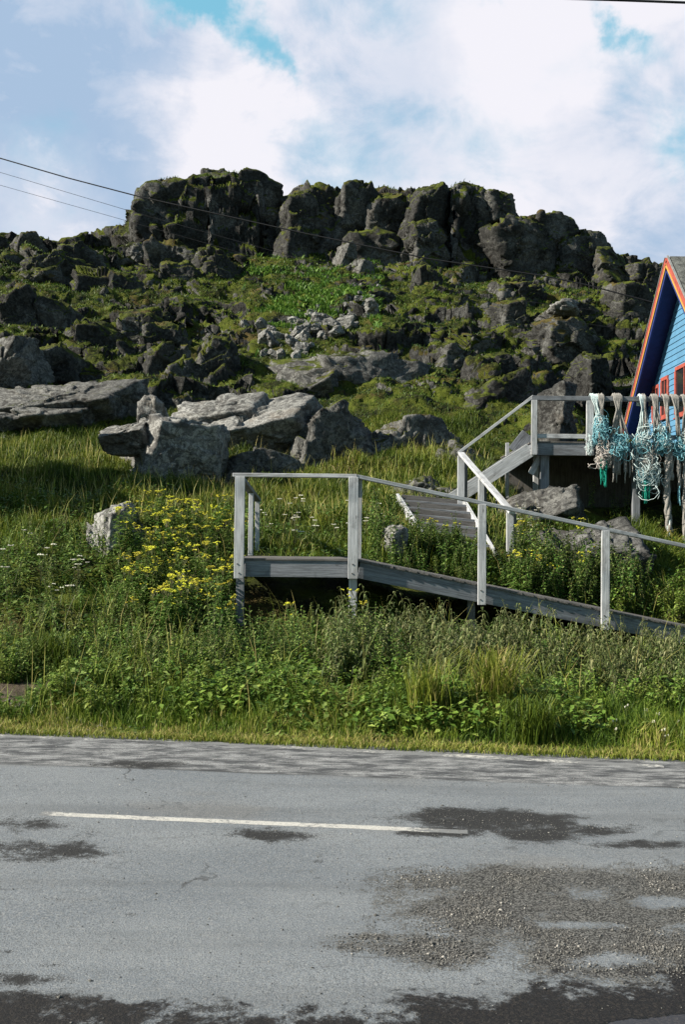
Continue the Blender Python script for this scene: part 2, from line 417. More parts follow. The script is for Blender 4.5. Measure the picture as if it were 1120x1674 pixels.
ck_ = t.math('MULTIPLY', t.ramp(ce, .010, .002), t.ramp(t.noise(pos, .8, 4, .6), .50, .60))
col = t.mix(t.math('MULTIPLY', ck_, .75), col, (.05, .05, .052))
tm = t.noise(t.mapping(pos, (.22, 2.6, 1)), 1.0, 5, .6)
col = t.mix(t.ramp(tm, .50, .66, 0, .35), col, (.12, .128, .138))
# older, coarser shoulder strip: dark with pale dry scabs lying along the road
shd = t.attr('shoulder')
sc_ = t.noise(t.mapping(pos, (1.1, 3.2, 1)), 3.0, 9, .76, .2)
scol = t.mix(t.ramp(sc_, .40, .62), (.075, .08, .088), (.40, .41, .42))
scol = t.mix(t.math('MULTIPLY', t.ramp(fine, .45, .6), .75), scol, (.06, .06, .065))
col = t.mix(shd, col, scol)
col = t.mix(t.math('MULTIPLY', t.attr('seam'), .8), col, (.03, .03, .032))
st = t.ramp(t.math('ADD', t.attr('stain'), t.math('MULTIPLY', t.math('ADD', t.math('MULTIPLY', t.math('SUBTRACT', t.noise(pos, 3.4, 10, .78, .2), .5), 2.8), t.math('MULTIPLY', t.math('SUBTRACT', fine, .5), 1.3)), 1.0)), .42, .80)
stc = t.mix(t.ramp(fine, .4, .65), (.016, .016, .018), (.055, .055, .055))
col = t.mix(st, col, stc)
gv = t.ramp(t.math('ADD', t.attr('gravel'), t.math('MULTIPLY', t.math('ADD', t.math('MULTIPLY', t.math('SUBTRACT', t.noise(pos, 3.0, 10, .78, .2), .5), 2.6), t.math('MULTIPLY', t.math('SUBTRACT', vg, .5), .35)), 1.0)), .44, .66)
gcol = t.mix(t.ramp(vg, .2, .95), (.030, .030, .030), (.20, .198, .19))
col = t.mix(gv, col, gcol)
wt = t.ramp(t.math('ADD', t.attr('wet'), t.math('MULTIPLY', t.math('SUBTRACT', t.noise(pos, 3.2, 10, .80, .2), .5), 3.2)), .42, .72)
col = t.mix(wt, col, t.mix(t.ramp(vg, .55, .99, 0, .5), (.012, .011, .012), (.06, .05, .042)))
pud = t.ramp(t.math('ADD', t.attr('puddle'), t.math('MULTIPLY', t.math('SUBTRACT', t.noise(pos, 4, 9, .7), .5), 1.6)), .45, .7)
rough = t.math('MULTIPLY_ADD', wt, -.25, .88)
rough = t.math('MULTIPLY_ADD', pud, -.58, rough)
hh = t.math('ADD', t.math('MULTIPLY', fine, .5), t.math('ADD', t.math('MULTIPLY', med, .5), t.math('MULTIPLY', t.math('MULTIPLY', vg, gv), 1.6)))
hh = t.math('MULTIPLY', hh, t.math('SUBTRACT', 1.0, t.math('MULTIPLY', pud, .95)))
finish(t, col, rough, t.bump(hh, .8, .014), .3)
m, t = mat('road_paint'); M['paint'] = m
pos = t.node('ShaderNodeNewGeometry').outputs['Position']
fine = t.noise(pos, 130, 3, .75)
wear = t.math('ADD', t.attr('wear'), t.math('MULTIPLY', t.math('SUBTRACT', t.noise(pos, 26, 8, .8), .5), 1.5))
mask = t.ramp(wear, .42, .6)
col = t.mix(t.ramp(fine, .42, .66), (.50, .49, .46), (.31, .305, .295))
pb = t.node('ShaderNodeBsdfPrincipled', {'Base Color': t.mix(mask, col, (.17, .175, .18)), 'Roughness': .85, 'Specular IOR Level': .2, 'Normal': t.bump(fine, .5, .008)})
t.node('ShaderNodeOutputMaterial', {0: pb.outputs[0]})
plain('gravel_stone', (.15, .147, .14), .9, .6, 60, .2); plain('pale_stone', (.42, .40, .37), .9, .3, 40, .2)
m, t = mat('far_ground'); M['far'] = m
pos = t.node('ShaderNodeNewGeometry').outputs['Position']
finish(t, t.mix(t.noise(pos, 1.2, 8, .7), (.09, .09, .085), (.2, .19, .17)), .95, t.bump(t.noise(pos, 25, 5, .7), .6, .02), .1)

# ------------------------------------------------------------------ terrain height
YK = np.array([7.9, 9, 10.5, 12, 13.5, 15.5, 18, 21, 24, 28, 34, 42, 50, 57, 62])
UK = np.array([-300, 0, 200, 400, 560, 700, 850, 1000, 1120, 1400])
ZK = np.array([
    [.0] * 10,
    [.16, .16, .17, .15, .12, .1, .1, .1, .1, .1],
    [.42, .42, .45, .33, .28, .22, .18, .13, .1, .1],
    [.95, .9, .82, .55, .46, .36, .26, .16, .1, .05],
    [1.45, 1.35, 1.25, 1.15, 1.12, .92, .75, .55, .42, .3],
    [1.95, 1.85, 1.75, 1.65, 1.6, 1.5, 1.3, 1.05, .85, .8],
    [2.5, 2.4, 2.3, 2.15, 2.05, 1.98, 1.85, 1.5, 1.3, 1.2],
    [3.1, 3.0, 2.85, 2.65, 2.6, 2.6, 2.5, 2.3, 2.1, 2.0],
    [3.8, 3.7, 3.5, 3.25, 3.3, 3.5, 3.4, 3.2, 3.1, 3.0],
    [5.0, 5.0, 5.0, 4.8, 4.9, 5.1, 5.0, 4.8, 4.6, 4.6],
    [8.6, 8.6, 8.3, 7.8, 7.6, 7.6, 7.5, 7.3, 7.0, 7.0],
    [12.2, 12.0, 11.6, 11.2, 11.2, 11.1, 10.9, 10.5, 10.1, 9.5],
    [15.6, 15.5, 15.2, 14.8, 14.8, 14.7, 14.3, 13.8, 13.2, 12],
    [18.0, 18.0, 18.2, 18.1, 17.6, 17.3, 17.0, 16.3, 15.4, 14],
    [19.2, 19.4, 19.9, 19.6, 19.0, 18.8, 18.4, 17.7, 16.5, 15]])
SKX = np.array([-400, 0, 40, 70, 130, 200, 212, 222, 250, 290, 330, 375, 410, 440, 462, 480, 540, 570, 600, 625, 660, 690, 720, 750, 790, 810, 835, 850, 880, 920, 950, 970, 1000, 1050, 1075, 1120, 1500])
SKY = np.array([380, 384, 385, 392, 386, 372, 350, 312, 296, 288, 283, 276, 287, 310, 312, 299, 300, 299, 308, 304, 315, 300, 303, 299, 312, 316, 328, 345, 346, 358, 371, 396, 414, 421, 434, 452, 520]) + 4
def base_table(u, Y):
    jf = np.clip(np.interp(Y, YK, np.arange(len(YK))), 0, len(YK) - 1.0001); j = jf.astype(int); w = jf - j
    uf = np.clip(np.interp(u, UK, np.arange(len(UK))), 0, len(UK) - 1.0001); i = uf.astype(int); v = uf - i; v = v * v * (3 - 2 * v)
    a = ZK[j, i] * (1 - v) + ZK[j, i + 1] * v; b = ZK[j + 1, i] * (1 - v) + ZK[j + 1, i + 1] * v
    return a * (1 - w) + b * w
def EDGE(x): return 7.93 - .14 * x
def height(x, y):
    """ground height without the rocky relief of the hill"""
    u = 560 + F * x / np.maximum(y, 1)
    k = 1 - sst(y, 9.5, 14)
    yy = y + np.clip(.14 * x, -2.5, 2.5) * k
    z = (base_table(u, yy - .35) + base_table(u, yy) * 2 + base_table(u, yy + .35)) / 4
    ed = sst(y, EDGE(x), EDGE(x) + 1.2)
    z = np.where(y < EDGE(x), -.03, z * sst(y, EDGE(x) - .1, EDGE(x) + .8))
    z = z + ed * (.10 * fbm(p3(x / 1.4, y / 1.4), 3, 5) + .03 * fbm(p3(x / .35, y / .35), 3, 9) + .16 * sst(y, 14, 22) * fbm(p3(x / 3, y / 3), 3, 21) + .15 * sst(y, 13.5, 17) * fbm(p3(x / .95, y / .95), 2, 25))
    z = z + .55 * np.exp(-((x + 2.25) / .85) ** 2 - ((y - 22.7) / .6) ** 2) + .25 * np.exp(-((x - .3) / .8) ** 2 - ((y - 23) / .7) ** 2)
    pad = sst(x, 6.2, 7.6) * sst(y, 18, 20) * (1 - sst(y, 30.5, 34))
    z = z * (1 - pad) + np.minimum(z, 3.1) * pad
    pit = sst(x, 3.2, 4.2) * sst(y, 19.0, 20.2) * (1 - sst(y, 22.6, 25)) * (1 - pad)
    return z * (1 - pit) + np.minimum(z, 2.35) * pit

# ------------------------------------------------------------------ hillside mesh (structure)
tg = np.concatenate([np.linspace(-1.6, -.44, 90)[:-1], np.linspace(-.44, .44, 880), np.linspace(.44, 1.6, 90)[1:]])
ys = np.concatenate([np.linspace(7.3, 16, 150)[:-1], np.linspace(16, 30, 170)[:-1], np.linspace(30, 56, 300)[:-1], np.linspace(56, 66, 170)[:-1], np.linspace(66, 120, 70)])
TX, TY = np.meshgrid(tg, ys)
y = TY.ravel(); x = (TX * TY).ravel(); u = 560 + F * TX.ravel()
z = height(x, y)
# the rocky zone, and the smooth grass gully in the middle of the hill
def eg(cx, cy, rx, ry): return np.exp(-(((u - cx) / rx) ** 2 + ((y - cy) / ry) ** 2))
gully = np.clip(1.25 * eg(470, 47, 105, 12) + 1.0 * eg(560, 54, 70, 5) + 1.1 * eg(660, 27.5, 110, 2.6) + .8 * eg(520, 38, 70, 5) + .3 * eg(280, 51, 120, 4) + .7 * eg(640, 39, 70, 2.5), 0, 1)
rough = sst(y, 25, 33) * (1 - .88 * gully)
wob = fbm(p3(x / 5, y / 5), 4, 31)
stepH = 2.6
q = (z + 1.1 * wob + .12 * x) / stepH + .25 * fbm(p3(x / 1.6, y / 1.6), 3, 35)
fr = q - np.floor(q)
ter = (np.floor(q) + sst(fr, .55, .95)) * stepH - .25 * stepH * fbm(p3(x / 1.6, y / 1.6), 3, 35) - 1.1 * wob - .12 * x
amt = rough * sst(fbm(p3(x / 6, y / 6), 3, 41), -.55, .15) * (1 - sst(y, 60, 66))
z = z * (1 - .72 * amt) + ter * .72 * amt
z = z + sst(y, 22, 30) * (.28 * fbm(p3(x / 2.2, y / 2.2), 4, 51) * (1 - .5 * gully) + .10 * fbm(p3(x / .6, y / .6), 3, 55))
# the cliff band below the skyline, with buttresses
bt, bt2, bid = voronoi(p3(x / 3.6, y * 0 + .5), 61)
yc = 57.6 + 1.5 * fbm(p3(x / 4.5, 0 * x), 3, 63) + 1.3 * (bid - .5) * 2 + np.interp(u, [150, 210, 330, 450, 700, 950, 1100], [2, -.6, -.4, .6, 0, 0, 2])
top = CAM_Z + (880 - np.interp(u, SKX, SKY)) / F * (yc + 2.2)
cliff = sst(y, yc, yc + 1.9)
back = sst(y, yc + 3, yc + 40)
base_c = np.minimum(z, np.interp(u, [0, 1120], [20, 17.5]))
zc = base_c * (1 - cliff) + np.maximum(top, base_c * 0 + 12) * cliff + cliff * .3 * fbm(p3(x / 1.5, y / 1.5), 3, 71)
z = np.where(y > 50, base_c + (zc - base_c), z) - back * 9
V = np.stack([x, y, z], 1)
nr, nc = TX.shape
def grid_faces(nr, nc):
    i = (np.arange(nr - 1)[:, None] * nc + np.arange(nc - 1)[None, :]).ravel()
    return np.stack([i, i + 1, i + nc + 1, i + nc], 1)
def grid_normals(V, nr, nc):
    g = V.reshape(nr, nc, 3); a = np.gradient(g, axis=1); b = np.gradient(g, axis=0)
    n = np.cross(a, b).reshape(-1, 3); return n / np.maximum(np.linalg.norm(n, axis=1, keepdims=True), 1e-9)
N = grid_normals(V, nr, nc)
# blocky rock relief pushed along the normal
sel = np.where(y > 24)[0]
Vs = V[sel]
wp = .25 * np.stack([vnoise(Vs / 1.3, 81), vnoise(Vs / 1.3, 82), vnoise(Vs / 1.3, 83)], 1)
steep = 1 - sst(N[sel, 2], .45, .9)
dsp = .62 * facets((Vs + wp) / np.array([2.6, 2.6, 1.6]), 85) + .16 * facets((Vs + wp) / np.array([.8, .8, .5]), 87) + .05 * ridged(Vs / .7, 3, 91)
rk_ = np.clip(steep * 1.0 + .12 * rough[sel], 0, 1)
V[sel] += N[sel] * (dsp * rk_ * sst(Vs[:, 1], 24, 31))[:, None]
N2 = grid_normals(V, nr, nc)
rock = 1 - sst(N2[:, 2], .20, .48)
rock = np.clip(rock * sst(y, 19, 27) + .25 * fbm(V / 2.5, 3, 95) * sst(y, 22, 28) - .5 * gully * (N2[:, 2] > .6), 0, 1)
soil = np.clip((1 - sst(y - EDGE(x), .0, .55)) * .9 + eg(0, 0, 1, 1) * 0 + sst(.9 - np.hypot((x + 3.4) / 1.6, (y - 9.4) / .7), 0, .4), 0, 1)
hill = np_mesh('hillside', V, [grid_faces(nr, nc)], M['hill'], smooth=True, attrs={'rock': rock, 'soil': soil})
tag(hill, kind='structure')
HV, HN, HR, HU = V, N2, rock, u

def hz(x, y):
    return float(height(np.array([x], float), np.array([y], float))[0])

# ------------------------------------------------------------------ ground far around and the road (structure)
gp = 900.0
g0 = MB(); g0.add([(-gp, -gp, -.06), (gp, -gp, -.06), (gp, gp, -.06), (-gp, gp, -.06)], [(0, 1, 2, 3)])
tag(g0.build('ground', M['far']), kind='structure')

rx = np.concatenate([np.linspace(-90, -5.2, 40)[:-1], np.linspace(-5.2, 5.2, 380), np.linspace(5.2, 90, 40)[1:]])
ro = np.concatenate([np.linspace(-16, -5.9, 14)[:-1], np.linspace(-5.9, 0, 260)])
RX, RO = np.meshgrid(rx, ro)
X = RX.ravel(); Yv = EDGE(X) + RO.ravel() + .05 * fbm(p3(X / .6, X * 0), 3, 3) * (RO.ravel() > -.3)
RV = np.stack([X, Yv, .004 + .006 * fbm(p3(X / 1.5, Yv / 1.5), 3, 7)], 1)
ppx, ppy = proj(RV)
ppx = np.where(Yv < 1.5, -999, ppx)
def stains(lst, soft=.9):
    r = np.zeros(len(RV))
    for cx, cy, ex, ey, s_ in lst:
        dd = np.sqrt(((ppx - cx) / ex) ** 2 + ((ppy - cy) / ey) ** 2)
        r = np.maximum(r, s_ * np.clip(1.35 - .85 * dd, 0, 1))
    return r
a_st = stains([(740, 1336, 100, 16, 1.1), (835, 1342, 115, 18, 1.1), (885, 1364, 95, 15, 1.1), (955, 1357, 100, 11, 1), (720, 1361, 75, 10, 1), (1060, 1380, 110, 8, .7),
               (75, 1388, 105, 20, .85), (40, 1348, 90, 17, .62), (445, 1363, 95, 13, .82), (230, 1249, 95, 8, .8), (1090, 1345, 50, 12, .5), (130, 1365, 60, 10, .5),
               (215, 1495, 14, 5, .7), (520, 1408, 12, 4, .7), (90, 1470, 30, 5, .5), (10, 1555, 18, 5, .7), (40, 1578, 60, 5, .65), (200, 1410, 160, 6, .42), (10, 1600, 90, 14, .8), (60, 1632, 110, 14, .8), (-10, 1385, 60, 14, .7), (330, 1650, 120, 8, .6)])
a_gr = stains([(860, 1440, 240, 26, 1), (800, 1478, 150, 34, 1), (920, 1500, 260, 46, 1), (690, 1545, 130, 20, .95), (1010, 1560, 160, 46, 1), (1080, 1470, 130, 50, 1), (740, 1560, 70, 22, .9), (620, 1532, 80, 6, .8)])
a_gr = np.clip(a_gr - stains([(950, 1512, 60, 7, .9), (1000, 1570, 60, 12, .8), (1080, 1475, 60, 10, .8)]), 0, 1)
wl = np.interp(ppx, [-200, 0, 130, 300, 600, 800, 960, 1120, 1400], [1560, 1610, 1640, 1645, 1648, 1622, 1600, 1580, 1560])
a_we = np.clip(.47 + (ppy - wl) / 95, 0, 1.2)
a_we = np.where(ppx == -999, .0, a_we)
a_pu = np.where(ppx == -999, 0, sst(ppy - np.interp(ppx, [700, 850, 1000, 1120, 1300], [1760, 1700, 1668, 1655, 1640]), -12, 12))
seam0, seam1 = G(0, 1250), G(1120, 1290)
sl_ = (seam1.y - seam0.y) / (seam1.x - seam0.x)
a_sh = sst(Yv - (seam0.y + sl_ * (X - seam0.x)), -.012, .012)
a_se = np.exp(-((Yv - (seam0.y + sl_ * (X - seam0.x))) / .022) ** 2) * np.clip(.75 + .6 * fbm(p3(X / .5, X * 0), 3, 151), 0, 1)
road = np_mesh('road', RV, [grid_faces(*RX.shape)], M['asphalt'], smooth=True, attrs={'stain': a_st, 'gravel': a_gr, 'wet': a_we, 'puddle': a_pu, 'shoulder': a_sh, 'seam': a_se})
tag(road, kind='structure')
def strip(name, a, b, w, wearfn, dz=.011):
    n = 160; k = np.linspace(0, 1, n); a = np.array(a[:2]); b = np.array(b[:2]); dd = (b - a) / np.linalg.norm(b - a); pr = np.array([-dd[1], dd[0]])
    rows = []
    for s_ in (-.5, -.17, .17, .5):
        jig = .004 * fbm(p3(k * 60 + s_ * 9, k * 0), 2, 5)
        q = a[None] + (b - a)[None] * k[:, None] + pr[None] * (w * s_ + jig)[:, None]
        rows.append(np.concatenate([q, np.full((n, 1), dz) + .006 * fbm(p3(q[:, 0] / 1.5, q[:, 1] / 1.5), 3, 7)[:, None] - .006], 1))
    o = np_mesh(name, np.concatenate(rows), [grid_faces(4, n)], M['paint'], attrs={'wear': np.concatenate([wearfn(k)] * 4)})
    return tag(o, kind='structure')
strip('centre_line', G(66, 1331), G(765, 1361), .075, lambda k: .39 + .06 * np.sin(k * 31) + .5 * sst(k, .84, 1.0) + .25 * (1 - sst(k, 0, .04)))
strip('edge_line', G(330, 1216), G(1085, 1254), .09, lambda k: .60 + .18 * np.sin(k * 23) * np.sin(k * 9) + .3 * (1 - sst(k, 0, .4)))
strip('edge_line', G(-60, 1201), G(150, 1210), .09, lambda k: .68 + .15 * np.sin(k * 17))

def stones_mesh(name, pts, rad, m, flat=.7):
    base = np.array([[1, 0, 0], [-1, 0, 0], [0, 1, 0], [0, -1, 0], [0, 0, 1], [0, 0, -1]], float)
    fc = np.array([[0, 2, 4], [2, 1, 4], [1, 3, 4], [3, 0, 4], [2, 0, 5], [1, 2, 5], [3, 1, 5], [0, 3, 5]])
    n = len(pts); a = rng.uniform(0, 6.28, n); ca, sa = np.cos(a), np.sin(a)
    B = base[None] * rng.uniform(.6, 1.3, (n, 6, 1)) + rng.uniform(-.3, .3, (n, 6, 3))
    B[:, :, 2] *= flat
    Rx = B[:, :, 0] * ca[:, None] - B[:, :, 1] * sa[:, None]; Ry = B[:, :, 0] * sa[:, None] + B[:, :, 1] * ca[:, None]
    Vv = np.stack([Rx, Ry, B[:, :, 2]], 2) * rad[:, None, None] + pts[:, None, :]
    Fv = (fc[None] + (np.arange(n) * 6)[:, None, None]).reshape(-1, 3)
    return np_mesh(name, Vv.reshape(-1, 3), [Fv], m)
# loose gravel where the road surface has broken up
w_ = (np.clip(a_gr - .2, 0, 1) ** 1.6 * np.clip(.6 + 1.3 * fbm(RV / .22, 4, 131), .03, 2)) * (np.abs(X) < 5) + .004 * (np.abs(X) < 4) * (Yv > 2.6) + .12 * np.clip(a_st - .6, 0, 1)
ii = rng.choice(len(RV), 19000, p=w_ / w_.sum())
pt = RV[ii] + np.stack([rng.uniform(-.015, .015, len(ii)), rng.uniform(-.012, .012, len(ii)), np.full(len(ii), .002)], 1)
sz = .0018 * np.exp(rng.normal(.25, .5, len(ii)))
k = rng.random(len(ii)) > .07
tag(stones_mesh('gravel', pt[k], sz[k], M['gravel_stone']), kind='stuff')
tag(stones_mesh('gravel', pt[~k], sz[~k], M['pale_stone']), kind='stuff')

# ------------------------------------------------------------------ rocks
_ico = {}
def ico(level):
    if level not in _ico:
        bm = bmesh.new(); bmesh.ops.create_icosphere(bm, subdivisions=level, radius=1)
        _ico[level] = (np.array([v.co[:] for v in bm.verts]), np.array([[v.index for v in f.verts] for f in bm.faces])); bm.free()
    return _ico[level]
SHAPES = {  # broken faces of the main rock types: outward normal and distance in the unit block
    'block': [(-.15, -.12, 1, .82), (-.72, -.62, .30, .44), (.50, -.82, -.25, .62), (1, -.15, 0, .88), (-1, 0, -.35, .86), (-.45, -.35, -.8, .72), (0, 1, 0, .9), (0, 0, -1, .95)],
    'slab': [(-.25, -.50, .83, .40), (.12, -.72, -.66, .50), (1, -.25, .1, .86), (-1, -.1, .1, .9), (-.1, .5, .86, .75), (0, 1, 0, .9), (0, 0, -1, .95)],
    'whale': [(-.35, -.05, .93, .78), (.30, -.93, .12, .55), (-.75, -.55, .35, .80), (.85, -.35, .35, .80), (.2, .2, .96, .86), (-1, 0, 0, .95), (0, 1, 0, .9), (0, 0, -1, .98)],
    'crag': [(-.10, -.25, .96, .84), (.28, -.95, .08, .62), (-.86, -.46, .12, .70), (.92, -.35, .16, .80), (.5, -.1, .86, .92), (-.6, -.1, .8, .92), (0, 1, 0, .9), (0, 0, -1, .98)]}
def rock_verts(center, size, seed, level=5, planes=16, detail=1.0, rotz=0.0, lean=None, blocky=.9, strat=0.0, soft=34, shape=None):
    r_ = np.random.default_rng(seed)
    D, Fc = ico(level)
    pn = r_.normal(size=(planes, 3)); pn /= np.linalg.norm(pn, axis=1, keepdims=True)
    ax = np.concatenate([np.eye(3), -np.eye(3)]) + r_.normal(size=(6, 3)) * .28
    ax /= np.linalg.norm(ax, axis=1, keepdims=True)
    pn = np.concatenate([pn, ax]); pd = np.concatenate([r_.uniform(.80, 1.1, planes), r_.uniform(.80, .95, 6)])
    if shape:
        sh = np.array(SHAPES[shape]); pn = sh[:, :3] + r_.normal(size=(len(sh), 3)) * .10; pd = sh[:, 3] * r_.uniform(.9, 1.1, len(sh))
        ex = r_.normal(size=(5, 3)); ex /= np.linalg.norm(ex, axis=1, keepdims=True); pn = np.concatenate([pn, ex]); pd = np.concatenate([pd, r_.uniform(.88, 1.05, 5)])
        pn /= np.linalg.norm(pn, axis=1, keepdims=True)
    dt = D @ pn.T; rr = np.where(dt > .05, pd[None] / np.maximum(dt, .05), 9)
    kk = soft; r = -np.log(np.exp(-kk * np.minimum(rr, 3)).sum(1)) / kk
    r = np.clip(r, .4, 1.28)
    Q = D * r[:, None] * np.array(size)
    if lean is not None: Q[:, 0] += lean[0] * Q[:, 2]; Q[:, 1] += lean[1] * Q[:, 2]
    c, s_ = math.cos(rotz), math.sin(rotz)
    Q = np.stack([Q[:, 0] * c - Q[:, 1] * s_, Q[:, 0] * s_ + Q[:, 1] * c, Q[:, 2]], 1)
    A = Q + np.array(center)
    S = float(np.prod(size)) ** (1 / 3)
    nn = Q / np.maximum(np.linalg.norm(Q, axis=1, keepdims=True), 1e-6)
    w = min(1.3, S); st_ = np.array([1, 1, .75])
    wp = .06 * w * np.stack([fbm(A / (.6 * w), 2, seed), fbm(A / (.6 * w), 2, seed + 1), fbm(A / (.6 * w), 2, seed + 2)], 1)
    dsp = .19 * w * blocky * facets((A + wp) / (.85 * w * st_), seed) + .085 * w * blocky * facets((A + wp) / (.34 * w * st_), seed + 3)
    if S > 1.6: dsp = dsp + .17 * S * facets((A + wp * 2) / (.72 * S * np.array([1, 1, .9])), seed + 7)
    dsp = (.8 if shape else 1.0) * detail * (dsp +   .020 * w * ridged(A / (.30 * w), 3, seed + 5) + .03 * w * fbm(A / (.9 * w), 3, seed + 9))
    A = A + nn * dsp[:, None]
    return A, Fc
def add_rock(name, label, cat, parts, m, group=None):
    """parts: list of dicts for rock_verts; joined as one rock"""
    Vs, Fs, b = [], [], 0
    for p_ in parts:
        A, Fc = rock_verts(**p_); Vs.append(A); Fs.append(Fc + b); b += len(A)
    o = np_mesh(name, np.concatenate(Vs), [np.concatenate(Fs)], m, smooth=False)
    return tag(o, label, cat, group)
def boxrock(x0, x1, y0, y1, Y, dep, sink=.5, **kw):
    """a rock whose outline fills the given part of the photo at distance Y"""
    a = P(x0, y1 + sink * (y1 - y0), Y); b = P(x1, y0, Y); c = (a + b) / 2
    hx_ = abs(b.x - a.x) / 2; rz = kw.get('rotz', 0.0); cs, sn_ = abs(math.cos(rz)), abs(math.sin(rz))
    if rz:
        dep = min(dep, .75 * hx_ / max(sn_, .2)); hx2 = max((hx_ * 1.12 - dep * sn_) / cs, hx_ * .5)
    else: hx2 = hx_ * 1.04
    g = {'block': 1.12, 'slab': 1.14, 'whale': 1.16, 'crag': 1.06 if Y < 56 else 1.28}.get(kw.get('shape'), 1.0); hx2 *= g
    return dict(center=(c.x, Y + dep * .5, c.z), size=(hx2, dep, abs(b.z - a.z) / 2 * 1.06 * (1 + (g - 1) * (1.3 if Y < 56 else .3))), **kw)
R = add_rock
R('boulder', 'big blocky boulder with pale left face and black right side, left of the railing', 'boulder',
  [boxrock(170, 345, 684, 800, 20.5, 1.3, seed=101, level=6, shape='block', sink=0.15, detail=0.7), boxrock(165, 240, 684, 728, 20.4, .7, sink=.1, seed=104, level=6, shape='slab', detail=.7)], M['rock'])
R('boulder', 'long pale grey slab with rippled top lying right behind the big blocky boulder', 'boulder',
  [boxrock(290, 505, 645, 738, 23.9, 1.5, seed=103, level=6, shape='slab', sink=0.3, detail=0.8), boxrock(285, 430, 640, 700, 24.4, 1.0, seed=105, level=5, shape='slab', sink=0.3, detail=0.8)], M['rock'])
R('boulder', 'rounded boulder with a mossy cap at the right end of the pale slab', 'boulder', [boxrock(478, 594, 668, 775, 23.8, 1.2, seed=107, level=6, shape='whale', sink=0.4)], M['mossrock'])
R('boulder', 'dark rock in shade under the pale slab, above the landing rail', 'boulder', [boxrock(345, 480, 740, 800, 21.9, .7, seed=109, level=6, shape='whale', sink=0.4)], M['mossrock'])
R('boulder', 'low mossy boulder ending just left of the stair handrail', 'boulder', [boxrock(590, 750, 695, 790, 24.6, 1.3, seed=111, level=6, shape='whale', sink=0.4), boxrock(700, 800, 730, 800, 23.6, .9, seed=112, level=5)], M['mossrock'])
R('boulder', 'huge dark whale backed rock in the middle of the slope under the scree', 'boulder',
  [boxrock(440, 712, 580, 690, 31.5, 2.3, seed=113, level=6, shape='whale', sink=0.4), boxrock(430, 560, 600, 690, 31, 1.5, seed=115, level=6, shape='slab', sink=0.3)], M['mossrock'])
R('boulder', 'broad grey rock with grass on top behind the sloping upper handrail', 'boulder', [boxrock(738, 905, 616, 715, 29.5, 1.7, seed=117, level=6, shape='whale', sink=0.4)], M['crag'])
R('boulder', 'upright brownish boulder seen through the upper deck railing', 'boulder', [boxrock(888, 948, 634, 712, 25.5, .7, seed=119, level=5, shape='block', sink=0.4)], M['dark_rock'])
R('boulder', 'long slanting slab with a lit pale top and black underside at the far left', 'boulder',
  [boxrock(-40, 200, 604, 700, 26.8, 1.8, seed=121, level=6, shape='slab', sink=0.25, detail=0.8), boxrock(-80, 150, 628, 720, 26.4, 1.4, seed=122, level=6, shape='slab', sink=0.3, detail=0.8)], M['greyrock'])
R('boulder', 'grey boulder cut by the left edge of the photo above the slanting slab', 'boulder', [boxrock(-70, 44, 556, 640, 28.6, 1.3, seed=123, level=6, shape='block', sink=0.4)], M['mossrock'])
R('boulder', 'upper left outcrop of two lit grey humps at the edge of the photo', 'boulder', [boxrock(-20, 66, 480, 570, 36, 1.8, seed=125, level=6, shape='whale', sink=0.5), boxrock(40, 112, 488, 570, 36.6, 1.5, seed=126, level=6, shape='whale', sink=0.5)], M['crag'])
R('boulder', 'white cracked rock standing in the green bank left of the yellow flowers', 'boulder', [boxrock(132, 224, 838, 945, 13.7, .45, seed=127, level=6, shape='block', sink=0.35, detail=0.8), boxrock(190, 262, 884, 945, 14.5, .35, seed=128, level=5, planes=9)], M['rock'])
R('boulder', 'small pale rock in the plants just left of the lower stair stringer', 'boulder', [boxrock(618, 664, 866, 915, 14.6, .24, seed=129, level=5, shape='block', sink=0.4)], M['rock'])
R('boulder', 'small pointed pale stone sitting above the big blocky boulder', 'boulder', [boxrock(221, 268, 650, 690, 22.8, .35, seed=131, level=4, planes=8)], M['rock'])
R('boulder', 'knobbly outcrop of stacked grey rocks above the pale slab', 'boulder',
  [boxrock(255, 330, 585, 680, 31.5, 1.2, seed=133, level=6, shape='whale', sink=.6), boxrock(312, 376, 552, 640, 32, 1.0, seed=134, level=6, shape='whale', sink=.6), boxrock(230, 300, 560, 640, 32.6, 1.2, seed=135, level=5, shape='whale', sink=0.4), boxrock(330, 380, 600, 670, 31.4, .9, seed=136, level=5, shape='whale', sink=.6)], M['crag'])
R('boulder', 'flat grey slab with moss on top at the head of the lower stairs', 'boulder', [boxrock(636, 728, 782, 822, 20.0, .7, seed=137, level=5, planes=9), boxrock(690, 760, 796, 826, 20.4, .6, seed=139, level=5, planes=9)], M['mossrock'])
R('boulder', 'large sloping brown grey rock in the shade under the upper deck', 'boulder',
  [boxrock(880, 1075, 832, 980, 15.8, 1.2, seed=141, level=6, shape='slab', sink=0.3), boxrock(830, 960, 795, 870, 18.6, .9, seed=142, level=6, shape='slab', sink=0.3)], M['dark_rock'])
R('boulder', 'dark boulder at the top right of the scree', 'boulder', [boxrock(585, 662, 466, 535, 44.5, 1.5, seed=143, level=6, shape='crag', sink=0.4)], M['crag'])
R('boulder', 'tall broken outcrop right of the scree with a grassy top', 'boulder', [boxrock(664, 730, 440, 545, 47, 1.8, seed=145, level=6, shape='crag', sink=0.4), boxrock(715, 775, 455, 545, 47.5, 1.6, seed=146, level=6, shape='crag', sink=0.4)], M['crag'])
R('boulder', 'pale split rock in the grass under the middle crag', 'boulder', [boxrock(562, 610, 420, 468, 51, 1.0, seed=147, level=5, shape='block', sink=0.3), boxrock(545, 580, 400, 435, 53, 1.0, seed=148, level=5, shape='block', sink=0.3)], M['mossrock'])
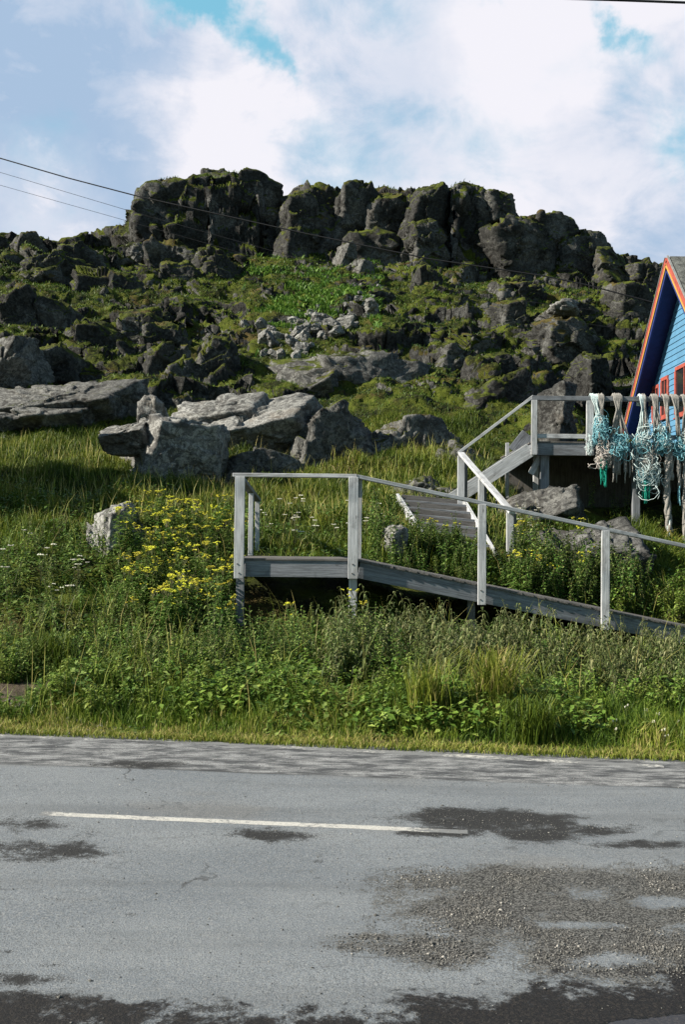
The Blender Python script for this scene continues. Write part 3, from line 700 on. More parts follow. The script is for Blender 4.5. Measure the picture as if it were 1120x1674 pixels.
R('boulder', 'dark hump with a lit ridge in the slope below the left crag', 'boulder', [boxrock(318, 382, 415, 480, 49, 1.6, seed=149, level=6, shape='whale', sink=0.5), boxrock(240, 330, 425, 500, 48, 1.9, seed=150, level=6, shape='crag', sink=0.4)], M['crag'])
R('boulder', 'upper round stone of the two perched on the dark ledge at upper left', 'boulder', [boxrock(206, 238, 398, 425, 53, .7, seed=151, level=5, planes=20)], M['mossrock'])
R('boulder', 'lower round stone of the two perched on the dark ledge at upper left', 'boulder', [boxrock(209, 232, 418, 440, 52.8, .6, seed=152, level=5, planes=20)], M['mossrock'])
R('boulder', 'broad dark ledge of rock on the upper left slope below the stones', 'boulder', [boxrock(90, 215, 432, 520, 44, 2.4, seed=153, level=6, shape='crag', sink=0.4), boxrock(30, 120, 410, 480, 46, 2.2, seed=154, level=6, shape='whale', sink=0.5)], M['crag'])
R('boulder', 'black rounded knob on the skyline at the far left', 'boulder', [boxrock(16, 66, 382, 430, 58, 1.5, seed=155, level=5, planes=18), boxrock(-40, 14, 376, 430, 58, 1.6, seed=156, level=5, shape='whale', sink=0.5)], M['crag'])
R('boulder', 'flat pale stone lying on the right slope left of the blue gable', 'boulder', [boxrock(902, 948, 489, 503, 42, .7, seed=157, level=4, planes=12)], M['rock'])
R('boulder', 'low rock with a grass roof in the middle of the right slope', 'boulder', [boxrock(800, 872, 490, 540, 41, 1.5, seed=159, level=6, shape='crag', sink=0.4), boxrock(860, 985, 520, 570, 38, 1.5, seed=160, level=6, shape='crag', sink=0.4)], M['crag'])
R('boulder', 'dark ledge rock in the slope behind the blue gable tip', 'boulder', [boxrock(990, 1080, 455, 540, 46, 2.0, seed=161, level=6, shape='crag', sink=0.4)], M['crag'])
R('boulder', 'dark rock low on the right slope just above the upper deck handrail', 'boulder', [boxrock(940, 1010, 580, 640, 33, 1.3, seed=163, level=6, shape='crag', sink=0.4)], M['crag'])
R('boulder', 'small ledge rock on the slope between whale backed rock and upper deck', 'boulder', [boxrock(700, 770, 560, 610, 36, 1.3, seed=165, level=5, shape='crag', sink=0.4), boxrock(770, 850, 575, 622, 34, 1.2, seed=166, level=5, shape='crag', sink=0.4)], M['crag'])
R('boulder', 'dark knobbly rocks at the foot of the left slope above the slanting slab', 'boulder', [boxrock(95, 190, 520, 600, 34, 1.6, seed=167, level=6, shape='crag', sink=0.4), boxrock(180, 262, 500, 580, 36, 1.5, seed=168, level=6, shape='crag', sink=0.4), boxrock(40, 120, 560, 620, 31, 1.2, seed=169, level=5, shape='crag', sink=0.4)], M['crag'])
R('boulder', 'long black rock wall under the grassy left shoulder of the hill', 'boulder', [boxrock(215, 330, 395, 470, 52, 2.2, seed=173, level=6, shape='crag', sink=.4), boxrock(300, 385, 405, 485, 51, 2.0, seed=174, level=6, shape='crag', sink=.4)], M['crag'])
R('boulder', 'dark sloping ledge at far left above the two lit humps', 'boulder', [boxrock(-20, 95, 415, 482, 45, 2.2, seed=175, level=6, shape='slab', sink=.5), boxrock(70, 160, 395, 450, 49, 2.0, seed=176, level=6, shape='crag', sink=.4)], M['crag'])
R('boulder', 'dark cracked ledge between the left humps and the knobbly outcrop', 'boulder', [boxrock(110, 260, 498, 575, 38, 2.4, seed=177, level=6, shape='slab', sink=.5), boxrock(215, 300, 525, 600, 35, 1.8, seed=178, level=6, shape='crag', sink=.4)], M['crag'])
R('boulder', 'broad black ledge on the right slope under the wide skyline crag', 'boulder', [boxrock(780, 905, 455, 505, 47, 2.4, seed=179, level=6, shape='crag', sink=.5), boxrock(880, 1000, 500, 545, 43, 2.2, seed=180, level=6, shape='whale', sink=.5)], M['crag'])
# crags along the skyline
def cr(x0, x1, y0, y1, Y, seed, rz=.35, dep=3.2, sk=.15, level=6, planes=7, lean=None, detail=1.0):
    return boxrock(x0, x1, y0, y1, Y, dep, sink=sk, seed=seed, level=level, shape='crag', lean=lean, detail=detail * .85, soft=15)
R('rock_crag', 'broad dome shaped crag with grassy brow at the left end of the skyline', 'crag',
  [cr(206, 370, 288, 420, 57.5, 201, .2, 4.5), cr(250, 452, 280, 425, 58.8, 202, .5, 5.0), cr(318, 420, 279, 350, 59.5, 204, .3, 2.6), cr(370, 460, 300, 430, 58.2, 231, .6, 3)], M['crag'])
R('rock_crag', 'narrow crag with a lit left pillar, second from left on the skyline', 'crag',
  [cr(452, 520, 306, 432, 57.0, 205, .7, 2.6), cr(468, 560, 294, 432, 58.4, 206, .4, 3.6), cr(452, 505, 368, 436, 56.0, 207, .5, 1.8, level=5)], M['crag'])
R('rock_crag', 'low broken crag in the middle of the skyline', 'crag',
  [cr(530, 625, 298, 440, 58.6, 208, .3, 3.6), cr(582, 680, 303, 440, 58.4, 209, .6, 3.4), cr(560, 660, 372, 446, 56.4, 210, .3, 2.2, level=5)], M['crag'])
R('rock_crag', 'pointed crag with tall pale pillar right of the middle of the skyline', 'crag',
  [cr(652, 738, 291, 440, 57.4, 211, .75, 3.0, lean=(.08, 0)), cr(655, 735, 352, 452, 55.8, 212, .6, 2.4), cr(700, 806, 297, 440, 58.8, 213, .4, 4.2)], M['crag'])
R('rock_crag', 'stepped crag with a block perched on its right shoulder', 'crag',
  [cr(750, 858, 318, 440, 58.6, 214, .4, 4.0), cr(790, 840, 307, 352, 58.2, 215, .5, 1.6, level=5), cr(785, 905, 352, 455, 56.6, 216, .3, 3.6)], M['crag'])
R('rock_crag', 'wide dark crag sloping down at the right of the skyline', 'crag',
  [cr(835, 960, 343, 455, 58.4, 217, .3, 4.6, lean=(.1, 0)), cr(890, 1000, 366, 460, 58.8, 218, .5, 4.4), cr(950, 1045, 404, 475, 58.2, 219, .4, 3.6), cr(1010, 1100, 424, 490, 57.5, 220, .3, 3)], M['crag'])
# loose stones of the scree: each its own object
lab = 'pale angular stone in the loose scree on the grassy hillside'
protos = []
for i in range(5):
    A, Fc = rock_verts((0, 0, 0), (1, .9, .75), 300 + i, 4, 8, .9, shape='block')
    me = bpy.data.meshes.new('scree_stone'); me.from_pydata(A.tolist(), [], Fc.tolist()); me.materials.append(M['rock']); protos.append(me)
vis = np.where((HU > 380) & (HU < 620) & (HV[:, 1] > 34) & (HV[:, 1] < 50))[0]
hx, hy = proj(HV[vis])
def hill_at(px, py):
    """nearest visible point of the hillside along the line of sight"""
    dd = (hx - px) ** 2 + (hy - py) ** 2
    return HV[vis[int(np.argmin(dd))]]
for i in range(105):
    k = rnd.random()
    px = 420 + 185 * k + rnd.gauss(0, 17); py = 574 - 74 * k + rnd.gauss(0, 19)
    v = hill_at(px, py); s_ = rnd.choice((.10, .13, .17, .20, .25, .34))
    o = bpy.data.objects.new('scree_stone', protos[i % 5]); COL.objects.link(o)
    o.location = (v[0], v[1], v[2] + s_ * .45); o.rotation_euler = (rnd.uniform(-.6, .6), rnd.uniform(-.6, .6), rnd.uniform(0, 6.28)); o.scale = (s_ * rnd.uniform(.8, 1.3), s_, s_ * rnd.uniform(.7, 1.3))
    tag(o, lab, 'stone', 'pale stones of the scree')
# a boulder just left of the frame: its shadow falls over the grass at the left edge
R('boulder', 'tall boulder just outside the left edge throwing its shadow on the grass', 'boulder', [dict(center=(-8.5, 17.7, 3.4), size=(1.5, 3.0, 3.1), seed=171, level=5)], M['rock'])

# ------------------------------------------------------------------ timber walkway: landing and ramp
WW, GW, DW = M['weathered_wood'], M['grey_wood'], M['dark_wood']
def beam_part(name, a, b, w, h, m, parent, up=(0, 0, 1)):
    q = MB(); q.beam(a, b, w, h, up); return q.build(name, m, parent, bevel=.004)
def post(name, x, y, z0, z1, w, dpt, m, parent, bolts=()):
    q = MB(); q.beam((x, y, z0), (x + rnd.uniform(-.004, .004), y, z1), w, dpt, up=(0, 1, 0)); o = q.build(name, m, parent, bevel=.004)
    for bz in bolts:
        q = MB(); q.off = parent.location.copy(); bx = x + rnd.uniform(-.02, .02)
        q.tube([(bx, y - dpt / 2 + .002, bz), (bx, y - dpt / 2 - .007, bz)], .009, 7); sub(q.build('bolt', M['dark_wood']), o)
    return o
YF = 12.0
A0 = P(393, 776, YF); A1 = P(577, 779, YF); zr = (A0.z + A1.z) / 2; zd = P(480, 913, YF).z
E0 = P(583, 780, YF); E1 = P(1120, 894, 12.45)
slope = (E1.z - E0.z) / (E1.x - E0.x); ys_ = (E1.y - E0.y) / (E1.x - E0.x)
XE = 6.4
walk = tag(empty('wooden_walkway', (A0.x, YF, hz(A0.x, YF))), 'weathered grey timber landing with a railing and a long ramp sloping down to the right', 'walkway')
beam_part('handrail', (A0.x - .09, YF, zr), (A1.x + .05, YF, zr), .11, .045, WW, walk)
beam_part('handrail', (A1.x + .05, YF, zr - .004), (XE, YF + ys_ * (XE - A1.x), zr + slope * (XE - A1.x - .05)), .10, .045, WW, walk)
bx0 = A0.x + .06
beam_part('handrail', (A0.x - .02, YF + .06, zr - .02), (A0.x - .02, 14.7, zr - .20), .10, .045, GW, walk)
def fascia(name, xa, xb, dz_, m):  # front beams: their shade is put into the wood colour
    f = lambda x: (x, YF + .03 + (ys_ * (x - A1.x) if x > A1.x + .07 else 0), zd + (slope * (x - A1.x - .06) if x > A1.x + .07 else 0) - .125 + dz_)
    return beam_part(name, f(xa), f(xb), .048, .20, m, walk)
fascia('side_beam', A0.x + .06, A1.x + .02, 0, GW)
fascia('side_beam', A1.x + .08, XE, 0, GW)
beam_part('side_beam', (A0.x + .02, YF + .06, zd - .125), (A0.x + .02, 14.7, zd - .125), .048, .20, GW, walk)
# deck boards, one mesh for each run of planks
q = MB()
for i in range(9):
    yb = YF - .005 + .15 * i
    q.beam((A0.x - .03, yb + .07, zd - .012 + rnd.uniform(-.002, .002)), (A1.x + .06, yb + .07, zd - .012), .1485, .026)
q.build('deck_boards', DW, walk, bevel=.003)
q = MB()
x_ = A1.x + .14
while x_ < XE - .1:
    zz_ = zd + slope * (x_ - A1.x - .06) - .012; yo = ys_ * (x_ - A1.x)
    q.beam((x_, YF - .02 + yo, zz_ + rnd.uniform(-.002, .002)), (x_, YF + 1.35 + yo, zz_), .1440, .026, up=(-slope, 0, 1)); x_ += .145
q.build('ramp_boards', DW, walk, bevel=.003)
# railing posts on the front
for px in (393, 577, 789, 997, 1215):
    k = P(px, 900, YF + .1).x; yo = YF - .03 + (ys_ * (k - A1.x) if k > A1.x else 0) - .02
    dzp = slope * (k - A1.x - .06) if k > A1.x else 0
    w_p = .118 if px == 577 else (.118 if px == 393 else .098)
    post('railing_post', k, yo, zd + dzp - .245, zr + dzp - .024, w_p, .048, WW, walk, (zd + dzp - .07, zd + dzp - .18))
post('railing_post', A1.x + .075, YF + .055, zd + .003, zr - .024, .075, .048, WW, walk)
for yb in (13.45, 14.5):
    post('railing_post', A0.x + .0, yb, zd + .003, zr - .02 - .2 * (yb - 12) / 2.7 - .026, .06, .10, WW, walk)
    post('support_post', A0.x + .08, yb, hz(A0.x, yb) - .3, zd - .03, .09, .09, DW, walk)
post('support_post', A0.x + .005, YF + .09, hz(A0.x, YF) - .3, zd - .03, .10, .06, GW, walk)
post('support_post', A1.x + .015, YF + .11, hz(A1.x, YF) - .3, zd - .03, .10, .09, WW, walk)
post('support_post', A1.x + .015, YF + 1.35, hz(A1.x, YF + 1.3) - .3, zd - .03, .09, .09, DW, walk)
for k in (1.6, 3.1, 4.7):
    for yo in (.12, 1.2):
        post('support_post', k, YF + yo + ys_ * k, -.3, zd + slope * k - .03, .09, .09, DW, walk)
beam_part('side_beam', (A1.x + .08, YF + 1.3, zd - .125), (XE, YF + 1.3 + ys_ * (XE - A1.x), zd + slope * (XE - A1.x) - .125), .048, .19, DW, walk)

# ------------------------------------------------------------------ lower stairs up the bank
SL0, SL1 = P(652, 818, 18.5), P(700, 893, 15.9)
SR0, SR1 = P(760, 826, 18.5), P(806, 905, 15.9)
st = tag(empty('wooden_stairs', (SL1.x, SL1.y, hz(SL1.x, SL1.y))), 'short flight of grey timber steps climbing the bank between pale stringers, handrail on its right', 'stairs')
for a, b in ((SL0, SL1), (SR0, SR1)):
    beam_part('stringer', a + (a - b) * .05, b + (b - a) * .12, .06, .19, WW, st)
    SRm = None
for i in range(6):
    k = (i + .35) / 6
    a = SL0.lerp(SL1, k) + Vector((.03, 0, .02)); b = SR0.lerp(SR1, k) + Vector((-.03, 0, .02))
    beam_part('tread', a, b, .38, .06, GW, st)
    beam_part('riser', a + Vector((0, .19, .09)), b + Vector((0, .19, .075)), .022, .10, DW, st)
H0, H1 = P(754, 741, 18.55), P(838, 838, 15.7)
beam_part('handrail', H0, H1, .11, .05, WW, st)
dR = H1 - H0
for k, w_p in ((.012, .13), (.44, .10), (.97, .11)):
    c = H0 + dR * k; g_ = hz(c.x, c.y) - .2
    post('railing_post', c.x, c.y + .03, g_, c.z - .03, w_p, .06, WW, st)
    post('railing_post', c.x + w_p * .5 + .03, c.y + .075, g_, c.z - .05, .05, .05, DW, st)

# ------------------------------------------------------------------ upper deck with its short flight of steps
YD = 19.3
D0 = P(874, 651, YD); zR = D0.z; zF = P(874, 722, YD).z; XR = 8.75
deck = tag(empty('wooden_deck', (D0.x, YD, hz(D0.x, YD))), 'raised grey timber deck on posts, reached by a short slanting flight of steps', 'deck')
beam_part('handrail', (D0.x - .06, YD, zR), (XR, YD, zR), .12, .085, GW, deck)
beam_part('lower_rail', (D0.x + .04, YD, P(900, 713, YD).z), (XR, YD, P(900, 713, YD).z), .04, .085, WW, deck)
beam_part('side_beam', (D0.x - .04, YD + .04, zF - .14), (XR, YD + .04, zF - .14), .05, .24, GW, deck)
beam_part('side_beam', (D0.x, YD + .07, zF - .14), (D0.x, 23.0, zF - .14), .05, .24, GW, deck)
q = MB(); yb = YD + .0
while yb < 23.0:
    q.beam((D0.x - .05, yb + .07, zF - .005), (XR, yb + .07, zF - .005), .14, .028); yb += .147
q.build('deck_boards', DW, deck, bevel=.003)
for px in (873, 964, 1072, 1180):
    k = P(px, 700, YD).x
    post('railing_post', k, YD - .045, zF - .26, zR - .045, .11 if px != 964 else .14, .05, WW, deck)
for px, yy, w_p in ((890, YD + .22, .16), (1040, YD + .3, .14), (1150, YD + .3, .14), (893, 21.5, .14), (1090, 21.5, .14)):
    k = P(px, 780, yy).x
    post('support_post', k, yy, hz(k, yy) - .3, zF - .03, w_p, .12, GW, deck)
post('support_post', P(876, 790, 20.3).x, 20.3, hz(P(876, 790, 20.3).x, 20.3) - .3, zF - .03, .10, .1, WW, deck)
beam_part('brace', P(868, 775, YD + .3), P(886, 742, YD + .3), .05, .12, WW, deck)
q = MB()  # added dark boards closing off the lit ground, so the space beneath stays black
for i in range(36):
    xk = D0.x + .1 + i * .142
    if xk < XR: q.beam((xk, 22.95, hz(xk, 22.9) - .4), (xk, 22.95, zF - .02), .138, .025, up=(0, 1, 0))
q.build('added_dark_boarding', DW, deck)
# the slanting steps
F0, F1 = P(760, 806, YD), P(868, 735, YD)
beam_part('stringer', F0 + Vector((-.25, 0, -.14)), F1, .055, .27, WW, deck)
beam_part('stringer', F0 + Vector((-.1, 1.1, -.06)), F1 + Vector((0, 1.1, 0)), .055, .27, GW, deck)
for i in range(5):
    a = F0.lerp(F1, (i + .5) / 5)
    beam_part('tread', a + Vector((0, .03, .02)), a + Vector((0, 1.07, .02)), .26, .04, GW, deck)
beam_part('handrail', P(749, 741, YD), P(872, 648, YD), .09, .055, WW, deck)
beam_part('side_panel', P(845, 742, YD + 1.15), P(868, 713, YD + 1.15), .03, .42, GW, deck)
post('railing_post', P(830, 740, YD + 1.2).x, YD + 1.2, hz(3.2, 20.5) - .2, P(830, 724, YD + 1.2).z, .07, .06, WW, deck)

# ------------------------------------------------------------------ blue gabled house
RG = P(1092, 427, 25.0)                       # ridge end of the barge boards
XB = RG.x; HWD = 3.95; zE = RG.z - 4.1; OV = .48; XW = XB + OV; HL = 9.0
house = tag(empty('gabled_house', (XW, RG.y, 3.0)), 'light blue boarded house with red and yellow barge boards on its steep gable', 'house')
sd = Vector((0, HWD, zE - RG.z)).normalized()
sn = Vector((0, -sd.z, sd.y))                  # normal of the far roof slope
def slopev(side): return Vector((0, side * sd.y, sd.z)), Vector((0, side * sn.y, sn.z))
LS = math.hypot(HWD, 4.1)
roof = None
for side in (1, -1):
    dv, nv = slopev(side)
    a = RG + nv * .06 + Vector((.03, 0, 0)); b = a + dv * LS
    q = MB(); c0 = (a + b) / 2 + nv * .04
    q.beam(c0, c0 + Vector((HL + OV, 0, 0)), LS, .08, up=nv); q.build('roof', M['roof'], house)
    q = MB(); c1 = (a + b) / 2 - nv * .015
    q.beam(c1 + Vector((.03, 0, 0)), c1 + Vector((HL, 0, 0)), LS - .02, .025, up=nv); q.build('soffit', M['navy_paint'], house)
    e = Vector((-.012, 0, 0)); L2 = LS + .05
    s0 = RG + e + dv * -.02
    for nm, off, hgt, mt, xo in (('barge_cap', .140, .025, 'pale_trim', -.015), ('barge_board', .035, .17, 'red_paint', 0), ('barge_trim', -.075, .048, 'yellow_paint', -.012), ('barge_lining', -.145, .09, 'navy_paint', .012)):
        q = MB(); c = s0 + nv * off + Vector((xo, 0, 0)) + dv * (0 if off > 0 else -off * .9)
        q.beam(c, c + dv * (L2 - .1), .05, hgt, up=nv); q.build(nm, M[mt], house)
# gable wall of lapped boards
q = MB(); z0 = 2.2; bh = .155
def gable_y(z): return HWD - .06 if z < zE + .1 else max(0.0, (RG.z - z) / 4.1 * HWD - .10)
zq = z0
while zq < RG.z - .2:
    y1 = gable_y(zq); y2 = gable_y(zq + bh)
    vs = [(XW - .022, RG.y - y1, zq), (XW - .022, RG.y + y1, zq), (XW - .004, RG.y + y2, zq + bh), (XW - .004, RG.y - y2, zq + bh), (XW + .02, RG.y - y1, zq), (XW + .02, RG.y + y1, zq)]
    q.add(vs, [(0, 3, 2, 1), (0, 1, 5, 4)]); zq += bh
q.build('gable_wall', M['blue_paint'], house)
q = MB()
q.beam((XW + .15, RG.y - HWD + .1, (z0 + zE) / 2 - .1), (XW + HL, RG.y - HWD + .1, (z0 + zE) / 2 - .1), .1, zE - z0 + .2)
q.beam((XW + .15, RG.y + HWD - .1, (z0 + zE) / 2 - .1), (XW + HL, RG.y + HWD - .1, (z0 + zE) / 2 - .1), .1, zE - z0 + .2)
q.build('side_wall', M['blue_paint'], house)
q = MB(); q.beam((XW + .1, RG.y, 2.5), (XW + HL, RG.y, 2.5), 2 * HWD - .3, 1.7); q.build('foundation', M['foundation'], house)
def window(ya, yb, za, zb, frames=1):
    xw = XW - .03; fw = .10
    q = MB()
    q.beam((xw, ya, zb), (xw, yb, zb), .05, fw); q.beam((xw, ya, za), (xw, yb, za), .05, fw)
    q.beam((xw, ya, za + fw / 2), (xw, ya, zb - fw / 2), .05, fw, up=(0, 1, 0)); q.beam((xw, yb, za + fw / 2), (xw, yb, zb - fw / 2), .05, fw, up=(0, 1, 0))
    w = q.build('window', M['red_paint'], house, bevel=.004)
    q = MB(); q.off = house.location.copy(); q.beam((xw - .01, ya - .02, za - .065), (xw - .01, yb + .02, za - .065), .09, .03); sub(q.build('sill', M['red_paint']), w)
    q = MB(); q.off = house.location.copy(); q.beam((xw + .004, ya, (za + zb) / 2), (xw + .004, yb, (za + zb) / 2), .006, zb - za); sub(q.build('pane', M['glass']), w)
    q = MB(); q.off = house.location.copy(); q.beam((xw + .0, (ya + yb) / 2, za), (xw + .0, (ya + yb) / 2, zb), .03, .04, up=(0, 1, 0)); sub(q.build('glazing_bar', M['red_paint']), w)
window(27.05, 27.62, 5.0, 5.90); window(26.32, 26.86, 5.0, 6.02); window(24.4, 25.72, 4.9, 6.12)
beam_part('corner_board', (XW - .04, 26.96, 2.6), (XW - .04, 26.96, 5.95), .03, .1, M['blue_paint'], house, up=(0, 1, 0))

# ------------------------------------------------------------------ fishing nets hanging on the deck rail
MPP = YD / F
YN = YD - .11
def net(name, label, parts):
    c = parts['at']; base = P(c, 652, YN)
    root = tag(empty(name, (base.x, YN, zR)), label, 'fishing net', 'fishing nets hung over the deck rail')
    r_ = random.Random(c * 31)
    def pp(px, py, dy=0.0): v = P(px, py, YN); return Vector((v.x, YN + dy, v.z))
    for (px0, w0, px1, py1, w1, n, mt, rad) in parts.get('neck', []):
        q = MB()
        for i in range(n):
            k = (i + .5) / n - .5; ox = r_.uniform(-.25, .25)
            a = pp(px0 + k * w0, 652, 0); e = pp(px1 + (k + ox * .3) * w1, py1 + r_.uniform(-4, 4), r_.uniform(-.06, .05))
            top_ = [Vector((a.x, YD + .09, zR - .12)), Vector((a.x, YD + .075, zR + .05)), Vector((a.x, YD, zR + .075 + r_.uniform(0, .03))), Vector((a.x, YD - .085, zR + .05)), a]
            pn = pp((px0 * .75 + px1 * .25) + k * w0 * .45, 652 + (py1 - 652) * .28, -.01)
            mid = [pn.lerp(e, s_) + Vector((r_.uniform(-.012, .012), r_.uniform(-.02, .02), 0)) for s_ in (0, .3, .65)]
            q.tube(top_ + mid + [e], rad, 5, taper=.8)
        q.build('net_neck', M[mt], root, smooth=True)
    for (px, py, w, h, n, mt, rad, kind_) in parts.get('tangle', []):
        q = MB()
        for i in range(max(4, n // 3)):
            xx = px + r_.uniform(-.45, .45) * w; pts = []; ph = r_.uniform(0, 6); y_end = py + h * r_.uniform(.2, .85)
            for j in range(8): pts.append(pp(xx + 1.6 * math.sin(ph + j * 1.1) + (px - xx) * .3 * (1 - j / 7), py - h * .5 + (y_end - py + h * .5) * j / 7, r_.uniform(-.05, .05)))
            q.tube(pts, rad * .55, 5)
        for i in range(int(n * 1.15)):
            cx = px + r_.gauss(0, .165) * w; cy = py + r_.gauss(.03, .26) * h; L = r_.uniform(.35, .75) * min(w, h)
            c0 = pp(cx, cy, r_.uniform(-.13, .10)); ax1 = Vector((r_.gauss(0, 1), r_.gauss(0, .6), r_.gauss(0, 1))).normalized(); ax2 = Vector((r_.gauss(0, .7), r_.gauss(0, .6), r_.gauss(0, 1)))
            ax2 = (ax2 - ax1 * ax2.dot(ax1)).normalized(); R_ = L * .5 * MPP * r_.choice((.6, .8, 1.0, 1.15)); ph = r_.uniform(0, 6.28); sp = r_.uniform(4.2, 8.5); nn_ = 10
            pts = [c0 + ax1 * R_ * math.cos(ph + sp * j / nn_) * (1 + .2 * r_.uniform(-1, 1)) + ax2 * R_ * .75 * math.sin(ph + sp * j / nn_) + Vector((r_.uniform(-.012, .012), 0, r_.uniform(-.02, .01) - .05 * j / nn_)) for j in range(nn_ + 1)]
            q.tube(pts, rad * r_.uniform(.32, .62), 5)
        q.build('net_bundle', M[mt], root, smooth=True)
    for (px, w, py0, py1, n, mt, rad) in parts.get('dangle', []):
        q = MB()
        for i in range(n):
            xx = px + r_.uniform(-.5, .5) * w; yb = py1 - r_.uniform(0, .35) * (py1 - py0); pts = []
            dr = r_.uniform(-.25, .25) * w * .5; dp = r_.uniform(-.08, .06)
            for j in range(7): pts.append(pp(xx + dr * j / 6 + r_.uniform(-.6, .6), py0 + (yb - py0) * j / 6, dp))
            q.tube(pts, rad, 5, taper=.85)
        q.build('hanging_cord', M[mt], root, smooth=True)
    for (pts_, rad, mt) in parts.get('rope', []):
        q = MB(); pl = []
        for k in range(len(pts_) - 1):
            for j in range(4):
                f_ = j / 4; pl.append(pp(pts_[k][0] * (1 - f_) + pts_[k + 1][0] * f_ + r_.uniform(-1, 1), pts_[k][1] * (1 - f_) + pts_[k + 1][1] * f_, r_.uniform(-.02, .02)))
        pl.append(pp(*pts_[-1]))
        for s_ in range(3):
            q.tube([p_ + Vector((math.sin(i * .9 + s_ * 2.1) * rad * .6, math.cos(i * .9 + s_ * 2.1) * rad * .6, 0)) for i, p_ in enumerate(pl)], rad * .75, 6)
        q.build('twisted_rope', M[mt], root, smooth=True)
    return root
net('fishing_net', 'turquoise net on the leftmost thin turquoise cords of the rail', {'at': 974, 'neck': [(973, 12, 984, 695, 16, 8, 'pale_teal_rope', .013)],
    'tangle': [(982, 702, 30, 44, 46, 'teal_rope', .011, 0), (964, 724, 15, 26, 12, 'pale_teal_rope', .011, 0), (978, 690, 20, 30, 14, 'pale_teal_rope', .011, 0)], 'dangle': [(990, 12, 715, 735, 4, 'teal_rope', .012)]})
net('fishing_net', 'grey net ending in a pinkish white coil with a green tail', {'at': 983, 'neck': [(984, 9, 984, 700, 8, 7, 'grey_rope', .021), (984, 7, 986, 735, 18, 9, 'grey_rope', .012)],
    'tangle': [(985, 742, 27, 34, 50, 'white_rope', .014, 0), (996, 754, 9, 16, 8, 'white_rope', .016, 0)], 'dangle': [(987, 10, 750, 798, 12, 'green_rope', .011)]})
net('fishing_net', 'thick grey net neck fanning into a turquoise bundle with a fringe of grey cords', {'at': 1011, 'neck': [(1011, 14, 1013, 714, 30, 18, 'grey_rope', .017), (1011, 10, 1010, 690, 20, 8, 'grey_rope', .024)],
    'tangle': [(1013, 726, 34, 32, 60, 'teal_rope', .012, 0), (1008, 722, 26, 22, 18, 'pale_teal_rope', .012, 0)], 'dangle': [(1014, 28, 736, 790, 11, 'grey_rope', .016), (1030, 8, 735, 785, 4, 'grey_rope', .012)]})
net('fishing_net', 'widest net, turquoise and white loops with a green tail, on pale turquoise cords', {'at': 1051, 'neck': [(1051, 9, 1053, 705, 22, 10, 'pale_teal_rope', .012), (1054, 6, 1056, 705, 16, 8, 'grey_rope', .012)],
    'tangle': [(1052, 716, 32, 34, 40, 'pale_teal_rope', .012, 0), (1048, 722, 34, 30, 22, 'teal_rope', .011, 0), (1060, 770, 46, 42, 60, 'pale_teal_rope', .011, 0), (1058, 778, 40, 26, 22, 'teal_rope', .010, 0), (1060, 750, 44, 50, 18, 'grey_rope', .009, 0)],
    'dangle': [(1056, 36, 730, 775, 22, 'pale_teal_rope', .007), (1057, 10, 785, 824, 11, 'green_rope', .011)]})
net('fishing_net', 'grey net with turquoise bundle between the widest net and the long ropes', {'at': 1072, 'neck': [(1072, 10, 1075, 706, 14, 12, 'grey_rope', .016)],
    'tangle': [(1083, 714, 34, 34, 52, 'teal_rope', .012, 0), (1078, 702, 18, 22, 16, 'pale_teal_rope', .012, 0), (1092, 726, 16, 18, 12, 'pale_teal_rope', .012, 0)], 'dangle': [(1066, 8, 728, 760, 4, 'grey_rope', .012)]})
net('fishing_net', 'long grey braided rope hanging far down below the deck', {'at': 1090, 'neck': [(1090, 9, 1095, 718, 7, 8, 'grey_rope', .02)],
    'rope': [([(1095, 712), (1093, 745), (1091, 790), (1092, 835), (1096, 870)], .055, 'grey_rope'), ([(1096, 715), (1098, 760), (1099, 785)], .035, 'grey_rope')], 'dangle': [(1094, 6, 850, 896, 4, 'pale_teal_rope', .014)]})
net('fishing_net', 'grey rope with a deep turquoise bundle nearest the right edge', {'at': 1106, 'neck': [(1105, 11, 1111, 716, 8, 10, 'grey_rope', .019)],
    'tangle': [(1113, 732, 24, 32, 40, 'teal_rope', .012, 0), (1116, 714, 18, 20, 12, 'pale_teal_rope', .011, 0)], 'rope': [([(1109, 740), (1111, 770), (1112, 798)], .03, 'grey_rope')], 'dangle': [(1104, 10, 745, 782, 5, 'grey_rope', .010), (1109, 4, 795, 828, 2, 'teal_rope', .012)]})
net('fishing_net', 'pale grey rope cut by the right edge reaching down to the ramp', {'at': 1122, 'neck': [(1122, 10, 1121, 716, 12, 9, 'grey_rope', .018)],
    'rope': [([(1120, 700), (1121, 760), (1119, 830), (1120, 880), (1119, 912)], .035, 'grey_rope')], 'tangle': [(1126, 730, 22, 30, 26, 'teal_rope', .012, 0)]})

# ------------------------------------------------------------------ overhead wires
def wire(label, pts, r):
    q = MB(); n = 14; pl = []
    for k in range(len(pts) - 1):
        for j in range(n): pl.append(pts[k].lerp(pts[k + 1], j / n))
    pl.append(pts[-1])
    o = q; o.tube(pl, r, 5); w = o.build('power_line', M['wire'], smooth=True)
    return tag(w, label, 'wire')
yy = lambda px: 30.0 - (px + 200) / 1300 * 3.5
def wl_(lst): return [P(px, py, yy(px)) for px, py in lst]
wire('thick topmost wire on the left crossing the sky and then the dark hill', wl_([(-700, 45), (-200, 200), (0, 259), (110, 291), (221, 320), (319, 342), (495, 381), (700, 423), (888, 451), (960, 466), (1078, 497)]), .019)
wire('thin middle wire of the three at the left', wl_([(-700, 60), (-200, 222), (0, 282), (215, 346), (480, 420), (760, 480), (1072, 520)]), .0065)
wire('thin lowest wire of the three at the left', wl_([(-700, 75), (-200, 240), (0, 303), (210, 362), (480, 438), (760, 500), (1066, 545)]), .006)
